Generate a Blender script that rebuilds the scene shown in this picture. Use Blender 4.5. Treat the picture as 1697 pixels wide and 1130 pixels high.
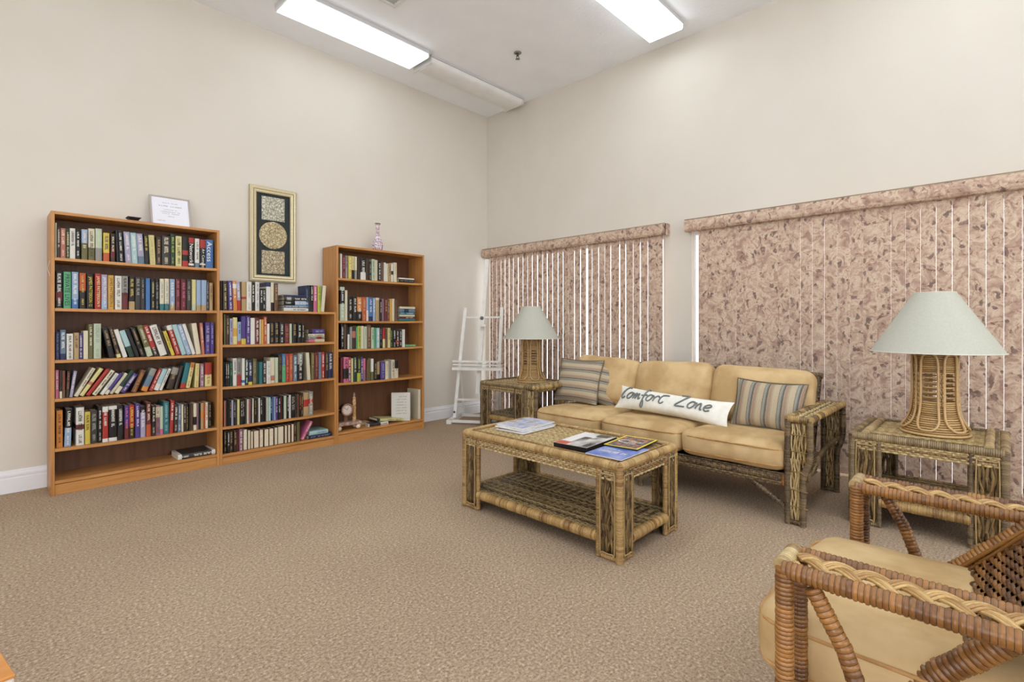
import bpy, math, random
from mathutils import Vector, Matrix, noise

random.seed(11)
scene = bpy.context.scene
for o in list(bpy.data.objects):
    bpy.data.objects.remove(o)

# ------------------------------------------------------------------ camera, sky, exposure
cam_data = bpy.data.cameras.new('camera')
cam = bpy.data.objects.new('camera', cam_data)
scene.collection.objects.link(cam)
cam.location = (-4.369, -4.631, 1.1)
cam.rotation_euler = (math.radians(90), 0, math.radians(-46.147))
cam_data.sensor_width = 36
cam_data.lens = 844 / 1697 * 36
cam_data.shift_y = -30 / 1697
cam_data.clip_start = 0.05
scene.camera = cam

world = bpy.data.worlds.new('world')
scene.world = world
world.use_nodes = True
bg = world.node_tree.nodes['Background']
bg.inputs['Color'].default_value = (0.96, 0.95, 1.0, 1)
bg.inputs['Strength'].default_value = 2.2

scene.view_settings.view_transform = 'Standard'
scene.view_settings.look = 'None'
scene.view_settings.gamma = 1
scene.view_settings.use_curve_mapping = False
scene.view_settings.exposure = 0.70
LAMP_STRENGTH = 3.4          # emission of the lit ceiling diffusers
scene.cycles.max_bounces = 8
scene.cycles.diffuse_bounces = 6

# ------------------------------------------------------------------ helpers
COL = scene.collection
PI = math.pi


def lin(c):
    if isinstance(c, str):
        c = tuple(int(c[i:i + 2], 16) for i in (0, 2, 4))
    r = []
    for v in c[:3]:
        v = v / 255
        r.append(v / 12.92 if v <= 0.04045 else ((v + 0.055) / 1.055) ** 2.4)
    return tuple(r)


def mixc(a, b, t):
    return tuple(a[i] * (1 - t) + b[i] * t for i in range(3))


def scl(c, k):
    return tuple(v * k for v in c)


WL = {}


def link(o, parent=None):
    COL.objects.link(o)
    if parent is not None:
        o.parent = parent
    return o


def props(o, label=None, cat=None, group=None, kind=None):
    if label: o['label'] = label
    if cat: o['category'] = cat
    if group: o['group'] = group
    if kind: o['kind'] = kind
    return o


def thing(name, label, cat, loc=(0, 0, 0), rot=(0, 0, 0), group=None):
    o = bpy.data.objects.new(name, None)
    o.empty_display_size = 0.05
    link(o)
    o.location = loc
    o.rotation_euler = rot
    WL[o.name] = Vector(loc)
    return props(o, label, cat, group)


class MB:
    """collects faces; build() makes one mesh object of them"""

    def __init__(self):
        self.v = []; self.f = []; self.c = []; self.s = []; self.uv = []

    def add(self, verts, faces, col=(0.5, 0.5, 0.5), smooth=False, uv=None):
        n = len(self.v)
        self.v.extend(verts)
        for i, fc in enumerate(faces):
            self.f.append(tuple(a + n for a in fc))
            self.c.append(col[i] if isinstance(col, list) else col)
            self.s.append(smooth)
            self.uv.append(uv[i] if uv else None)
        return self

    def box(self, x0, x1, y0, y1, z0, z1, col=(0.5, 0.5, 0.5)):
        v = [(x0, y0, z0), (x1, y0, z0), (x1, y1, z0), (x0, y1, z0), (x0, y0, z1), (x1, y0, z1), (x1, y1, z1), (x0, y1, z1)]
        f = [(0, 3, 2, 1), (4, 5, 6, 7), (0, 1, 5, 4), (1, 2, 6, 5), (2, 3, 7, 6), (3, 0, 4, 7)]
        return self.add(v, f, col)

    def bbox(self, x0, x1, y0, y1, z0, z1, b=0.002, col=(0.5, 0.5, 0.5)):
        """box with chamfered edges"""
        import itertools
        v = []; idx = {}
        c = ((x0 + x1) / 2, (y0 + y1) / 2, (z0 + z1) / 2)
        h = (abs(x1 - x0) / 2, abs(y1 - y0) / 2, abs(z1 - z0) / 2)
        b = min(b, *[q * 0.45 for q in h])
        for sx, sy, sz in itertools.product((-1, 1), repeat=3):
            s = (sx, sy, sz)
            for ax in range(3):
                p = [c[k] + s[k] * (h[k] - (b if k != ax else 0)) for k in range(3)]
                idx[(s, ax)] = len(v); v.append(tuple(p))
        f = []
        for ax in range(3):
            a1, a2 = (ax + 1) % 3, (ax + 2) % 3
            for sg in (-1, 1):
                q = []
                for s1, s2 in ((-1, -1), (1, -1), (1, 1), (-1, 1)):
                    s = [0, 0, 0]; s[ax] = sg; s[a1] = s1; s[a2] = s2
                    q.append(idx[(tuple(s), ax)])
                f.append(tuple(q if sg > 0 else q[::-1]))
            for s1, s2 in ((-1, -1), (1, -1), (1, 1), (-1, 1)):
                q = []
                for sg, aa in ((-1, a1), (-1, a2), (1, a2), (1, a1)):
                    s = [0, 0, 0]; s[ax] = sg; s[a1] = s1; s[a2] = s2
                    q.append(idx[(tuple(s), aa)])
                f.append(tuple(q if s1 * s2 > 0 else q[::-1]))
        for s in itertools.product((-1, 1), repeat=3):
            q = [idx[(s, k)] for k in range(3)]
            f.append(tuple(q if s[0] * s[1] * s[2] > 0 else q[::-1]))
        return self.add(v, f, col)

    def tube(self, pts, r, n=8, col=(0.5, 0.5, 0.5), closed=False, flat=1.0, up=None, cap=True):
        """r: number or list; col: colour or list per segment"""
        P = [Vector(p) for p in pts]
        m = len(P)
        R = r if isinstance(r, list) else [r] * m
        ns = m if closed else m - 1
        prev = None
        base = len(self.v)
        for i in range(m):
            if closed:
                t = P[(i + 1) % m] - P[i - 1]
            else:
                t = P[min(i + 1, m - 1)] - P[max(i - 1, 0)]
            if t.length < 1e-9: t = Vector((0, 0, 1))
            t.normalize()
            if prev is None:
                u = Vector(up) if up else (Vector((0, 0, 1)) if abs(t.z) < 0.9 else Vector((1, 0, 0)))
            else:
                u = prev
            u = u - t * u.dot(t)
            if u.length < 1e-6: u = t.orthogonal()
            u.normalize(); prev = u
            w = t.cross(u)
            for k in range(n):
                a = 2 * PI * k / n
                self.v.append(tuple(P[i] + u * (math.cos(a) * R[i] * flat) + w * (math.sin(a) * R[i])))
        for i in range(ns):
            j = (i + 1) % m
            cc = col[i] if isinstance(col, list) else col
            for k in range(n):
                k2 = (k + 1) % n
                self.f.append((base + i * n + k, base + i * n + k2, base + j * n + k2, base + j * n + k))
                self.c.append(cc); self.s.append(True); self.uv.append(None)
        if cap and not closed:
            self.f.append(tuple(base + k for k in range(n))[::-1]); self.c.append(col[0] if isinstance(col, list) else col); self.s.append(False); self.uv.append(None)
            self.f.append(tuple(base + (m - 1) * n + k for k in range(n))); self.c.append(col[-1] if isinstance(col, list) else col); self.s.append(False); self.uv.append(None)
        return self

    def lathe(self, prof, seg=32, col=(0.5, 0.5, 0.5), c=(0, 0), smooth=True, closed=False):
        base = len(self.v)
        m = len(prof)
        for (r, z) in prof:
            for k in range(seg):
                a = 2 * PI * k / seg
                self.v.append((c[0] + r * math.cos(a), c[1] + r * math.sin(a), z))
        for i in range(m if closed else m - 1):
            j = (i + 1) % m
            cc = col[i] if isinstance(col, list) else col
            for k in range(seg):
                k2 = (k + 1) % seg
                self.f.append((base + i * seg + k, base + i * seg + k2, base + j * seg + k2, base + j * seg + k))
                self.c.append(cc); self.s.append(smooth); self.uv.append(None)
        return self

    def wrapped(self, pts, r, pitch=0.009, ca=(0.4, 0.25, 0.1), cb=(0.25, 0.15, 0.06), n=8, groove=0.90, flat=1.0, closed=False, patch=0.25):
        """a pole bound round and round with cane: every turn a raised ring of its own tone"""
        P = [Vector(p) for p in pts]
        if closed: P.append(P[0].copy())
        seg = [(P[i + 1] - P[i]).length for i in range(len(P) - 1)]
        L = sum(seg)
        turns = max(2, int(L / pitch))
        offs = (0.07, 0.3, 0.7, 0.93)
        rr = (groove, 1.0, 1.0, groove)
        S = []; R = []; C = []
        tone = 0.5
        for k in range(turns):
            if random.random() < patch: tone = 0.5 + random.uniform(-0.5, 0.5) * 0.7
            t = min(1, max(0, tone + random.uniform(-0.2, 0.2)))
            cc = mixc(ca, cb, t)
            kk = random.uniform(0.96, 1.05)
            for q in range(4):
                S.append((k + offs[q]) * L / turns); R.append(r * rr[q] * (kk if 0 < q < 3 else 1))
                C.append(cc if q < 3 else scl(cc, 0.34))
        out = []
        i = 0; acc = 0.0
        for s in S:
            while i < len(seg) - 1 and s > acc + seg[i]:
                acc += seg[i]; i += 1
            out.append(P[i].lerp(P[i + 1], (s - acc) / max(seg[i], 1e-9)))
        if closed:
            return self.tube(out, R, n, C, closed=True, flat=flat)
        return self.tube(out, R, n, C[:-1], flat=flat)

    def weave(self, O, U, V, w, h, rows, period, amp, sw, ca, cb, mode=2, jit=0.0, th=None, sub=4):
        """rows of flat strands running along U that dip and rise over hidden stakes"""
        O = Vector(O); U = Vector(U).normalized(); V = Vector(V).normalized(); N = U.cross(V)
        th = th or sw * 0.3
        n = max(3, int(w / period * sub))
        for j in range(rows):
            v0 = (j + 0.5) / rows * h
            ph = (j % mode) * 2 * PI / mode
            tone = random.random()
            base = len(self.v)
            jo = random.uniform(-jit, jit)
            for i in range(n + 1):
                u = w * i / n
                hh = amp * math.sin(2 * PI * u / period + ph)
                vv = v0 + jo + random.uniform(-jit, jit) * 0.5
                for (dv, dn) in ((-0.5, 0), (-0.25, th), (0.25, th), (0.5, 0)):
                    self.v.append(tuple(O + U * u + V * (vv + dv * sw) + N * (hh + dn)))
            for i in range(n):
                cc = mixc(ca, cb, min(1, max(0, tone + random.uniform(-0.25, 0.25))))
                for k in range(3):
                    a = base + i * 4 + k
                    self.f.append((a, a + 4, a + 5, a + 1)); self.c.append(cc); self.s.append(True); self.uv.append(None)
        return self

    def twigs(self, O, U, V, w, h, count, r, ca, cb, wob=0.004, n=5, step=0.03, N_off=0.004):
        """loose strands running along V, side by side over U, each wandering a little"""
        O = Vector(O); U = Vector(U).normalized(); V = Vector(V).normalized(); N = U.cross(V)
        m = max(4, int(h / step))
        for j in range(count):
            u0 = (j + 0.5) / count * w
            ph = random.uniform(0, 6.28); k = random.uniform(0.8, 1.3)
            pts = []; cc = []
            tone = random.random()
            for i in range(m + 1):
                v = h * i / m
                pts.append(O + U * min(w - r, max(r, u0 + wob * math.sin(ph + k * i * 1.3))) + V * v + N * (N_off + wob * 0.6 * math.cos(ph * 2 + i * 1.57 + j * PI)))
                cc.append(mixc(ca, cb, min(1, max(0, tone + random.uniform(-0.3, 0.3)))))
            self.tube(pts, r, n, cc[:-1])
        return self

    def build(self, name, mat, parent=None, org=None, local=False):
        me = bpy.data.meshes.new(name)
        off = Vector((0, 0, 0))
        if not local:
            if parent is not None: off = WL[parent.name]
            elif org is not None: off = Vector(org)
        vs = self.v if off.length == 0 else [(p[0] - off.x, p[1] - off.y, p[2] - off.z) for p in self.v]
        me.from_pydata(vs, [], self.f)
        me.polygons.foreach_set('use_smooth', self.s)
        at = me.color_attributes.new('col', 'FLOAT_COLOR', 'CORNER')
        buf = []
        for p, c in zip(self.f, self.c):
            buf.extend((c[0], c[1], c[2], 1.0) * len(p))
        at.data.foreach_set('color', buf)
        if any(u is not None for u in self.uv):
            ul = me.uv_layers.new(name='uv')
            ub = []
            for p, u in zip(self.f, self.uv):
                for k in range(len(p)):
                    ub.extend(u[k] if u else (0, 0))
            ul.data.foreach_set('uv', ub)
        me.materials.append(mat)
        o = bpy.data.objects.new(name, me)
        link(o, parent)
        if parent is None and org is not None: o.location = org
        WL[o.name] = Vector(off)
        return o


def smooth_path(pts, k=6, closed=False):
    """Catmull-Rom through the points"""
    P = [Vector(p) for p in pts]; n = len(P); out = []
    rng = range(n) if closed else range(n - 1)
    for i in rng:
        p0 = P[i - 1] if (closed or i > 0) else P[i]
        p1 = P[i]; p2 = P[(i + 1) % n]
        p3 = P[(i + 2) % n] if (closed or i + 2 < n) else p2
        for j in range(k):
            t = j / k
            out.append(0.5 * ((2 * p1) + (p2 - p0) * t + (2 * p0 - 5 * p1 + 4 * p2 - p3) * t * t + (3 * p1 - p0 - 3 * p2 + p3) * t ** 3))
    if not closed: out.append(P[-1])
    return out


# ------------------------------------------------------------------ materials
def new_mat(name, rough=0.6, spec=0.4):
    m = bpy.data.materials.new(name)
    m.use_nodes = True
    nt = m.node_tree
    b = nt.nodes['Principled BSDF']
    b.inputs['Roughness'].default_value = rough
    b.inputs['Specular IOR Level'].default_value = spec
    return m, nt, b


def nd(nt, kind, **kw):
    n = nt.nodes.new(kind)
    for k, v in kw.items():
        if k in n.inputs: n.inputs[k].default_value = v
        else: setattr(n, k, v)
    return n


def ramp(nt, stops, interp='LINEAR'):
    r = nt.nodes.new('ShaderNodeValToRGB')
    r.color_ramp.interpolation = interp
    e = r.color_ramp.elements
    while len(e) < len(stops): e.new(0.5)
    for q, (p, c) in zip(e, stops):
        q.position = p; q.color = (c[0], c[1], c[2], 1)
    return r


def coords(nt, scale=(1, 1, 1), kind='Object', rot=(0, 0, 0)):
    mp = nt.nodes.new('ShaderNodeMapping')
    mp.inputs['Scale'].default_value = scale
    mp.inputs['Rotation'].default_value = rot
    if kind == 'World':
        g = nt.nodes.new('ShaderNodeNewGeometry'); nt.links.new(g.outputs['Position'], mp.inputs['Vector'])
    else:
        t = nt.nodes.new('ShaderNodeTexCoord'); nt.links.new(t.outputs[kind], mp.inputs['Vector'])
    return mp


def bump(nt, b, height, strength=0.3, dist=0.002):
    n = nd(nt, 'ShaderNodeBump', Strength=strength, Distance=dist)
    nt.links.new(height, n.inputs['Height']); nt.links.new(n.outputs['Normal'], b.inputs['Normal'])


def attr_mat(name, rough=0.5, spec=0.4, var=0.0, vscale=60, bstr=0.0):
    m, nt, b = new_mat(name, rough, spec)
    a = nd(nt, 'ShaderNodeAttribute', attribute_name='col')
    src = a.outputs['Color']
    if var or bstr:
        n = nd(nt, 'ShaderNodeTexNoise', Scale=vscale, Detail=4.0)
        nt.links.new(coords(nt, kind='World').outputs['Vector'], n.inputs['Vector'])
    if var:
        r = ramp(nt, [(0.25, (1 - var,) * 3), (0.75, (1 + var,) * 3)])
        nt.links.new(n.outputs['Fac'], r.inputs['Fac'])
        mx = nd(nt, 'ShaderNodeMix', data_type='RGBA', blend_type='MULTIPLY')
        mx.inputs[0].default_value = 1
        nt.links.new(src, mx.inputs[6]); nt.links.new(r.outputs['Color'], mx.inputs[7])
        src = mx.outputs[2]
    nt.links.new(src, b.inputs['Base Color'])
    if bstr: bump(nt, b, n.outputs['Fac'], bstr, 0.001)
    return m


def noise_mat(name, ca, cb, scale=8, rough=0.7, spec=0.3, detail=4, bstr=0.0, bscale=None, bdist=0.002, stretch=(1, 1, 1), kind='World', lo=0.35, hi=0.65):
    m, nt, b = new_mat(name, rough, spec)
    mp = coords(nt, stretch, kind)
    n = nd(nt, 'ShaderNodeTexNoise', Scale=scale, Detail=float(detail))
    nt.links.new(mp.outputs['Vector'], n.inputs['Vector'])
    r = ramp(nt, [(lo, ca), (hi, cb)])
    nt.links.new(n.outputs['Fac'], r.inputs['Fac']); nt.links.new(r.outputs['Color'], b.inputs['Base Color'])
    if bstr:
        n2 = nd(nt, 'ShaderNodeTexNoise', Scale=bscale or scale, Detail=3.0)
        nt.links.new(mp.outputs['Vector'], n2.inputs['Vector'])
        bump(nt, b, n2.outputs['Fac'], bstr, bdist)
    return m


def wood_mat(name, ca, cb, axis='x', rough=0.38):
    st = {'x': (0.8, 14, 14), 'z': (14, 14, 0.8)}[axis]
    m, nt, b = new_mat(name, rough, 0.4)
    mp = coords(nt, st, 'World')
    n = nd(nt, 'ShaderNodeTexNoise', Scale=3.0, Detail=6.0, Distortion=0.8)
    nt.links.new(mp.outputs['Vector'], n.inputs['Vector'])
    r = ramp(nt, [(0.3, ca), (0.5, mixc(ca, cb, 0.6)), (0.7, cb)])
    nt.links.new(n.outputs['Fac'], r.inputs['Fac']); nt.links.new(r.outputs['Color'], b.inputs['Base Color'])
    bump(nt, b, n.outputs['Fac'], 0.05, 0.001)
    return m


WALL = noise_mat('wall_paint', lin((212, 206, 193)), lin((215, 209, 197)), 2, 0.75, 0.25, bstr=0.12, bscale=90, bdist=0.001)
CEIL = noise_mat('ceiling_plaster', lin((242, 245, 249)), lin((246, 249, 252)), 3, 0.9, 0.1, bstr=0.5, bscale=38, bdist=0.004)
WHITE_TRIM = noise_mat('white_trim_paint', lin((226, 227, 228)), lin((232, 233, 234)), 5, 0.4, 0.4)
EASEL_PAINT = noise_mat('easel_paint', lin((226, 224, 216)), lin((236, 235, 230)), 12, 0.5, 0.35)
WOOD_X = wood_mat('honey_oak_along', lin((170, 114, 58)), lin((196, 142, 82)), 'x')
WOOD_Z = wood_mat('honey_oak_upright', lin((170, 114, 58)), lin((196, 142, 82)), 'z')
WOOD_BACK = wood_mat('brown_shaded_backboard', lin((90, 58, 36)), lin((110, 74, 48)), 'z', 0.5)  # brown wood with shade inside the shelves put into its colour
CANE = attr_mat('cane', 0.27, 0.5, 0.14, 140, 0.15)
FABRIC_ATTR = attr_mat('coloured_fabric', 0.85, 0.1, 0.1, 300, 0.2)
COVER = attr_mat('book_cover', 0.45, 0.4, 0.06, 120)
METAL = attr_mat('metal', 0.35, 0.6)
PAGE = noise_mat('page_paper', lin((205, 192, 160)), lin((228, 219, 194)), 220, 0.9, 0.1, stretch=(1, 1, 1))
PLASTIC = attr_mat('plain_finish', 0.5, 0.35)
PAPER = attr_mat('glossy_print', 0.35, 0.4)
SUEDE = noise_mat('tan_suede', lin((182, 152, 106)), lin((208, 180, 134)), 5.5, 0.85, 0.15, detail=6, bstr=0.4, bscale=16, bdist=0.010, lo=0.38, hi=0.62)
SHADE = noise_mat('linen_shade', lin((184, 185, 171)), lin((189, 190, 177)), 80, 0.8, 0.15)
SHADE.node_tree.nodes['Principled BSDF'].inputs['Transmission Weight'].default_value = 0.0


def carpet_mat():
    m, nt, b = new_mat('carpet_pile', 0.95, 0.05)
    mp = coords(nt, kind='World')
    n1 = nd(nt, 'ShaderNodeTexNoise', Scale=95.0, Detail=6.0, Roughness=0.75)
    n2 = nd(nt, 'ShaderNodeTexNoise', Scale=1.1, Detail=3.0)
    n3 = nd(nt, 'ShaderNodeTexNoise', Scale=320.0, Detail=2.0)
    for n in (n1, n2, n3): nt.links.new(mp.outputs['Vector'], n.inputs['Vector'])
    r1 = ramp(nt, [(0.28, lin((96, 80, 64))), (0.45, lin((158, 136, 114))), (0.58, lin((186, 166, 142))), (0.72, lin((240, 226, 206)))])
    nt.links.new(n1.outputs['Fac'], r1.inputs['Fac'])
    r2 = ramp(nt, [(0.3, (0.92, 0.90, 0.89)), (0.7, (1.06, 1.07, 1.06))])
    nt.links.new(n2.outputs['Fac'], r2.inputs['Fac'])
    mx = nd(nt, 'ShaderNodeMix', data_type='RGBA', blend_type='MULTIPLY')
    mx.inputs[0].default_value = 1
    nt.links.new(r1.outputs['Color'], mx.inputs[6]); nt.links.new(r2.outputs['Color'], mx.inputs[7])
    nt.links.new(mx.outputs[2], b.inputs['Base Color'])
    ad = nd(nt, 'ShaderNodeMath', operation='ADD')
    nt.links.new(n1.outputs['Fac'], ad.inputs[0]); nt.links.new(n3.outputs['Fac'], ad.inputs[1])
    bump(nt, b, ad.outputs[0], 0.45, 0.004)
    return m


CARPET = carpet_mat()


def floral_mat():
    """pinkish beige marbled flower print with small brown and grey flecks"""
    m, nt, b = new_mat('floral_blind_fabric', 0.8, 0.15)
    g = nt.nodes.new('ShaderNodeNewGeometry')
    oi = nt.nodes.new('ShaderNodeObjectInfo')
    sh = nd(nt, 'ShaderNodeCombineXYZ')
    mu = nd(nt, 'ShaderNodeMath', operation='MULTIPLY'); mu.inputs[1].default_value = 0.35
    nt.links.new(oi.outputs['Random'], mu.inputs[0]); nt.links.new(mu.outputs[0], sh.inputs['Z'])
    va = nd(nt, 'ShaderNodeVectorMath', operation='ADD')
    nt.links.new(g.outputs['Position'], va.inputs[0]); nt.links.new(sh.outputs[0], va.inputs[1])
    wn = nd(nt, 'ShaderNodeTexNoise', Scale=7.0, Detail=3.0)
    nt.links.new(va.outputs[0], wn.inputs['Vector'])
    wv = nd(nt, 'ShaderNodeVectorMath', operation='MULTIPLY_ADD')
    wv.inputs[1].default_value = (0.16, 0.16, 0.16)
    nt.links.new(wn.outputs['Color'], wv.inputs[0]); nt.links.new(va.outputs[0], wv.inputs[2])
    n1 = nd(nt, 'ShaderNodeTexNoise', Scale=17.0, Detail=5.0, Distortion=1.2)
    nt.links.new(wv.outputs[0], n1.inputs['Vector'])
    r1 = ramp(nt, [(0.30, lin((166, 136, 122))), (0.43, lin((188, 161, 143))), (0.52, lin((202, 178, 156))), (0.60, lin((214, 196, 174))), (0.70, lin((190, 156, 138)))])
    nt.links.new(n1.outputs['Fac'], r1.inputs['Fac'])
    # petal veins
    n2 = nd(nt, 'ShaderNodeTexNoise', Scale=36.0, Detail=4.0, Distortion=1.8)
    nt.links.new(wv.outputs[0], n2.inputs['Vector'])
    r2 = ramp(nt, [(0.32, (0.50, 0.42, 0.38)), (0.40, (0.93, 0.90, 0.88)), (0.62, (1, 1, 1)), (0.72, (1.08, 1.08, 1.08))])
    nt.links.new(n2.outputs['Fac'], r2.inputs['Fac'])
    mx = nd(nt, 'ShaderNodeMix', data_type='RGBA', blend_type='MULTIPLY'); mx.inputs[0].default_value = 1
    nt.links.new(r1.outputs['Color'], mx.inputs[6]); nt.links.new(r2.outputs['Color'], mx.inputs[7])
    # dark leaf flecks
    vo = nd(nt, 'ShaderNodeTexVoronoi', Scale=15.0, Randomness=1.0)
    ms = nt.nodes.new('ShaderNodeMapping'); ms.inputs['Scale'].default_value = (1, 1.35, 0.8)
    nt.links.new(wv.outputs[0], ms.inputs['Vector']); nt.links.new(ms.outputs[0], vo.inputs['Vector'])
    n3 = nd(nt, 'ShaderNodeTexNoise', Scale=60.0, Detail=2.0)
    nt.links.new(va.outputs[0], n3.inputs['Vector'])
    ma = nd(nt, 'ShaderNodeMath', operation='MULTIPLY_ADD'); ma.inputs[1].default_value = 0.55
    nt.links.new(n3.outputs['Fac'], ma.inputs[0]); nt.links.new(vo.outputs['Distance'], ma.inputs[2])
    r3 = ramp(nt, [(0.49, (1, 1, 1)), (0.56, (0, 0, 0))])
    nt.links.new(ma.outputs[0], r3.inputs['Fac'])
    r4 = ramp(nt, [(0.3, lin((110, 88, 80))), (0.7, lin((156, 134, 122)))])
    nt.links.new(n2.outputs['Fac'], r4.inputs['Fac'])
    mx2 = nd(nt, 'ShaderNodeMix', data_type='RGBA')
    nt.links.new(r3.outputs['Color'], mx2.inputs[0]); nt.links.new(mx.outputs[2], mx2.inputs[6]); nt.links.new(r4.outputs['Color'], mx2.inputs[7])
    nt.links.new(mx2.outputs[2], b.inputs['Base Color'])
    bump(nt, b, n2.outputs['Fac'], 0.1, 0.001)
    return m


FLORAL = floral_mat()


def stripe_mat(name):
    """woven stripes along U: cream, grey blue, rust, charcoal lines, with slub across"""
    m, nt, b = new_mat(name, 0.9, 0.1)
    uv = nt.nodes.new('ShaderNodeUVMap'); uv.uv_map = 'uv'
    sp = nt.nodes.new('ShaderNodeSeparateXYZ'); nt.links.new(uv.outputs[0], sp.inputs[0])
    wob = nd(nt, 'ShaderNodeTexNoise', Scale=40.0, Detail=2.0); nt.links.new(uv.outputs[0], wob.inputs['Vector'])
    ad = nd(nt, 'ShaderNodeMath', operation='MULTIPLY_ADD'); ad.inputs[1].default_value = 0.012
    nt.links.new(wob.outputs['Fac'], ad.inputs[0]); nt.links.new(sp.outputs['X'], ad.inputs[2])
    mu = nd(nt, 'ShaderNodeMath', operation='MULTIPLY'); mu.inputs[1].default_value = 4.7
    nt.links.new(ad.outputs[0], mu.inputs[0])
    fr = nd(nt, 'ShaderNodeMath', operation='FRACT'); nt.links.new(mu.outputs[0], fr.inputs[0])
    A = lin((190, 176, 150)); Bc = lin((152, 151, 142)); K = lin((70, 66, 64)); Rr = lin((168, 142, 124)); M = lin((164, 150, 130))
    r = ramp(nt, [(0.0, A), (0.20, K), (0.225, Bc), (0.40, K), (0.43, Bc), (0.455, K), (0.50, M), (0.58, Rr), (0.70, M), (0.76, A), (0.80, K), (0.812, A)], 'CONSTANT')
    nt.links.new(fr.outputs[0], r.inputs['Fac'])
    sl = nd(nt, 'ShaderNodeTexNoise', Scale=1.0, Detail=2.0)
    mp = nt.nodes.new('ShaderNodeMapping'); mp.inputs['Scale'].default_value = (90, 160, 1)
    nt.links.new(uv.outputs[0], mp.inputs['Vector']); nt.links.new(mp.outputs[0], sl.inputs['Vector'])
    r2 = ramp(nt, [(0.3, (0.66, 0.64, 0.62)), (0.7, (1.18, 1.16, 1.12))])
    nt.links.new(sl.outputs['Fac'], r2.inputs['Fac'])
    mx = nd(nt, 'ShaderNodeMix', data_type='RGBA', blend_type='MULTIPLY'); mx.inputs[0].default_value = 1
    nt.links.new(r.outputs['Color'], mx.inputs[6]); nt.links.new(r2.outputs['Color'], mx.inputs[7])
    nt.links.new(mx.outputs[2], b.inputs['Base Color'])
    bump(nt, b, sl.outputs['Fac'], 0.3, 0.002)
    return m


STRIPE = stripe_mat('striped_weave')
PILLOW_WHITE = noise_mat('white_cotton', lin((228, 226, 214)), lin((236, 235, 226)), 30, 0.9, 0.1, bstr=0.15, bscale=300)


def emit_mat(name, col, s):
    m, nt, b = new_mat(name, 0.5)
    b.inputs['Base Color'].default_value = (0.9, 0.9, 0.9, 1)
    b.inputs['Emission Color'].default_value = (*col, 1)
    b.inputs['Emission Strength'].default_value = s
    return m


DIFFUSER_SOFT = emit_mat('lit_dimmed_diffuser', (0.90, 0.985, 1.08), LAMP_STRENGTH * 0.55)  # emission lowered only to soften the hot spot on the wall
DIFFUSER_ON = emit_mat('lit_acrylic_diffuser', (0.90, 0.985, 1.08), LAMP_STRENGTH)
DIFFUSER_OFF = noise_mat('unlit_acrylic_diffuser', lin((226, 226, 224)), lin((234, 234, 232)), 6, 0.3, 0.5)


def glass_mat():
    m, nt, b = new_mat('window_glass', 0.02, 0.5)
    b.inputs['Base Color'].default_value = (0.95, 0.97, 0.97, 1)
    b.inputs['Transmission Weight'].default_value = 1
    b.inputs['IOR'].default_value = 1.1
    return m


GLASS = glass_mat()


def relief_mat(name, ca, cb, dark):
    m, nt, b = new_mat(name, 0.5, 0.4)
    mp = coords(nt, kind='Object')
    w = nd(nt, 'ShaderNodeTexNoise', Scale=30.0, Detail=4.0); nt.links.new(mp.outputs[0], w.inputs['Vector'])
    wv = nd(nt, 'ShaderNodeVectorMath', operation='MULTIPLY_ADD'); wv.inputs[1].default_value = (0.06, 0.06, 0.06)
    nt.links.new(w.outputs['Color'], wv.inputs[0]); nt.links.new(mp.outputs[0], wv.inputs[2])
    v = nd(nt, 'ShaderNodeTexVoronoi', feature='DISTANCE_TO_EDGE', Scale=44.0); nt.links.new(wv.outputs[0], v.inputs['Vector'])
    r = ramp(nt, [(0.0, dark), (0.06, mixc(dark, ca, 0.5)), (0.16, ca), (0.4, cb)])
    nt.links.new(v.outputs['Distance'], r.inputs['Fac']); nt.links.new(r.outputs['Color'], b.inputs['Base Color'])
    bump(nt, b, v.outputs['Distance'], 0.6, 0.006)
    return m


RELIEF_A = relief_mat('pale_carved_plaque', lin((196, 193, 172)), lin((220, 218, 200)), lin((100, 100, 84)))
RELIEF_B = relief_mat('golden_carved_medallion', lin((196, 180, 138)), lin((218, 205, 166)), lin((112, 92, 62)))
RELIEF_C = relief_mat('brownish_carved_plaque', lin((188, 176, 142)), lin((210, 201, 170)), lin((104, 76, 62)))

# cane tones
GOLD = lin((192, 158, 98)); GOLD2 = lin((124, 90, 48))
HONEY = lin((166, 116, 60)); HONEY2 = lin((90, 54, 26))
UMBER = lin((152, 130, 92)); UMBER2 = lin((86, 68, 46))
TWIG = lin((146, 120, 78)); TWIG2 = lin((72, 54, 36))
STRAW = lin((202, 180, 130)); STRAW2 = lin((148, 120, 74))

# ------------------------------------------------------------------ the room
XL, YN, HC = -7.6, -8.2, 3.662
W1 = (-2.384, -0.045)      # window 1 opening along y
W2 = (-5.30, -2.650)
WZ = 1.93


def structure(o):
    o['kind'] = 'structure'
    return o


structure(MB().box(XL - .1, .12, YN - .1, .12, -.06, 0).build('floor', CARPET, org=(0, 0, 0)))
structure(MB().box(XL - .1, .12, YN - .1, .12, HC, HC + .08).build('ceiling', CEIL, org=(0, 0, 0)))
structure(MB().box(XL - .1, .12, 0, .12, 0, HC).build('wall_left', WALL, org=(0, 0, 0)))
wr = MB()
wr.box(0, .12, YN, W2[0], 0, HC).box(0, .12, W2[1], W1[0], 0, HC).box(0, .12, W1[1], 0, 0, HC)
wr.box(0, .12, W2[0], W2[1], WZ, HC).box(0, .12, W1[0], W1[1], WZ, HC)
structure(wr.build('wall_right', WALL, org=(0, 0, 0)))
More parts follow.
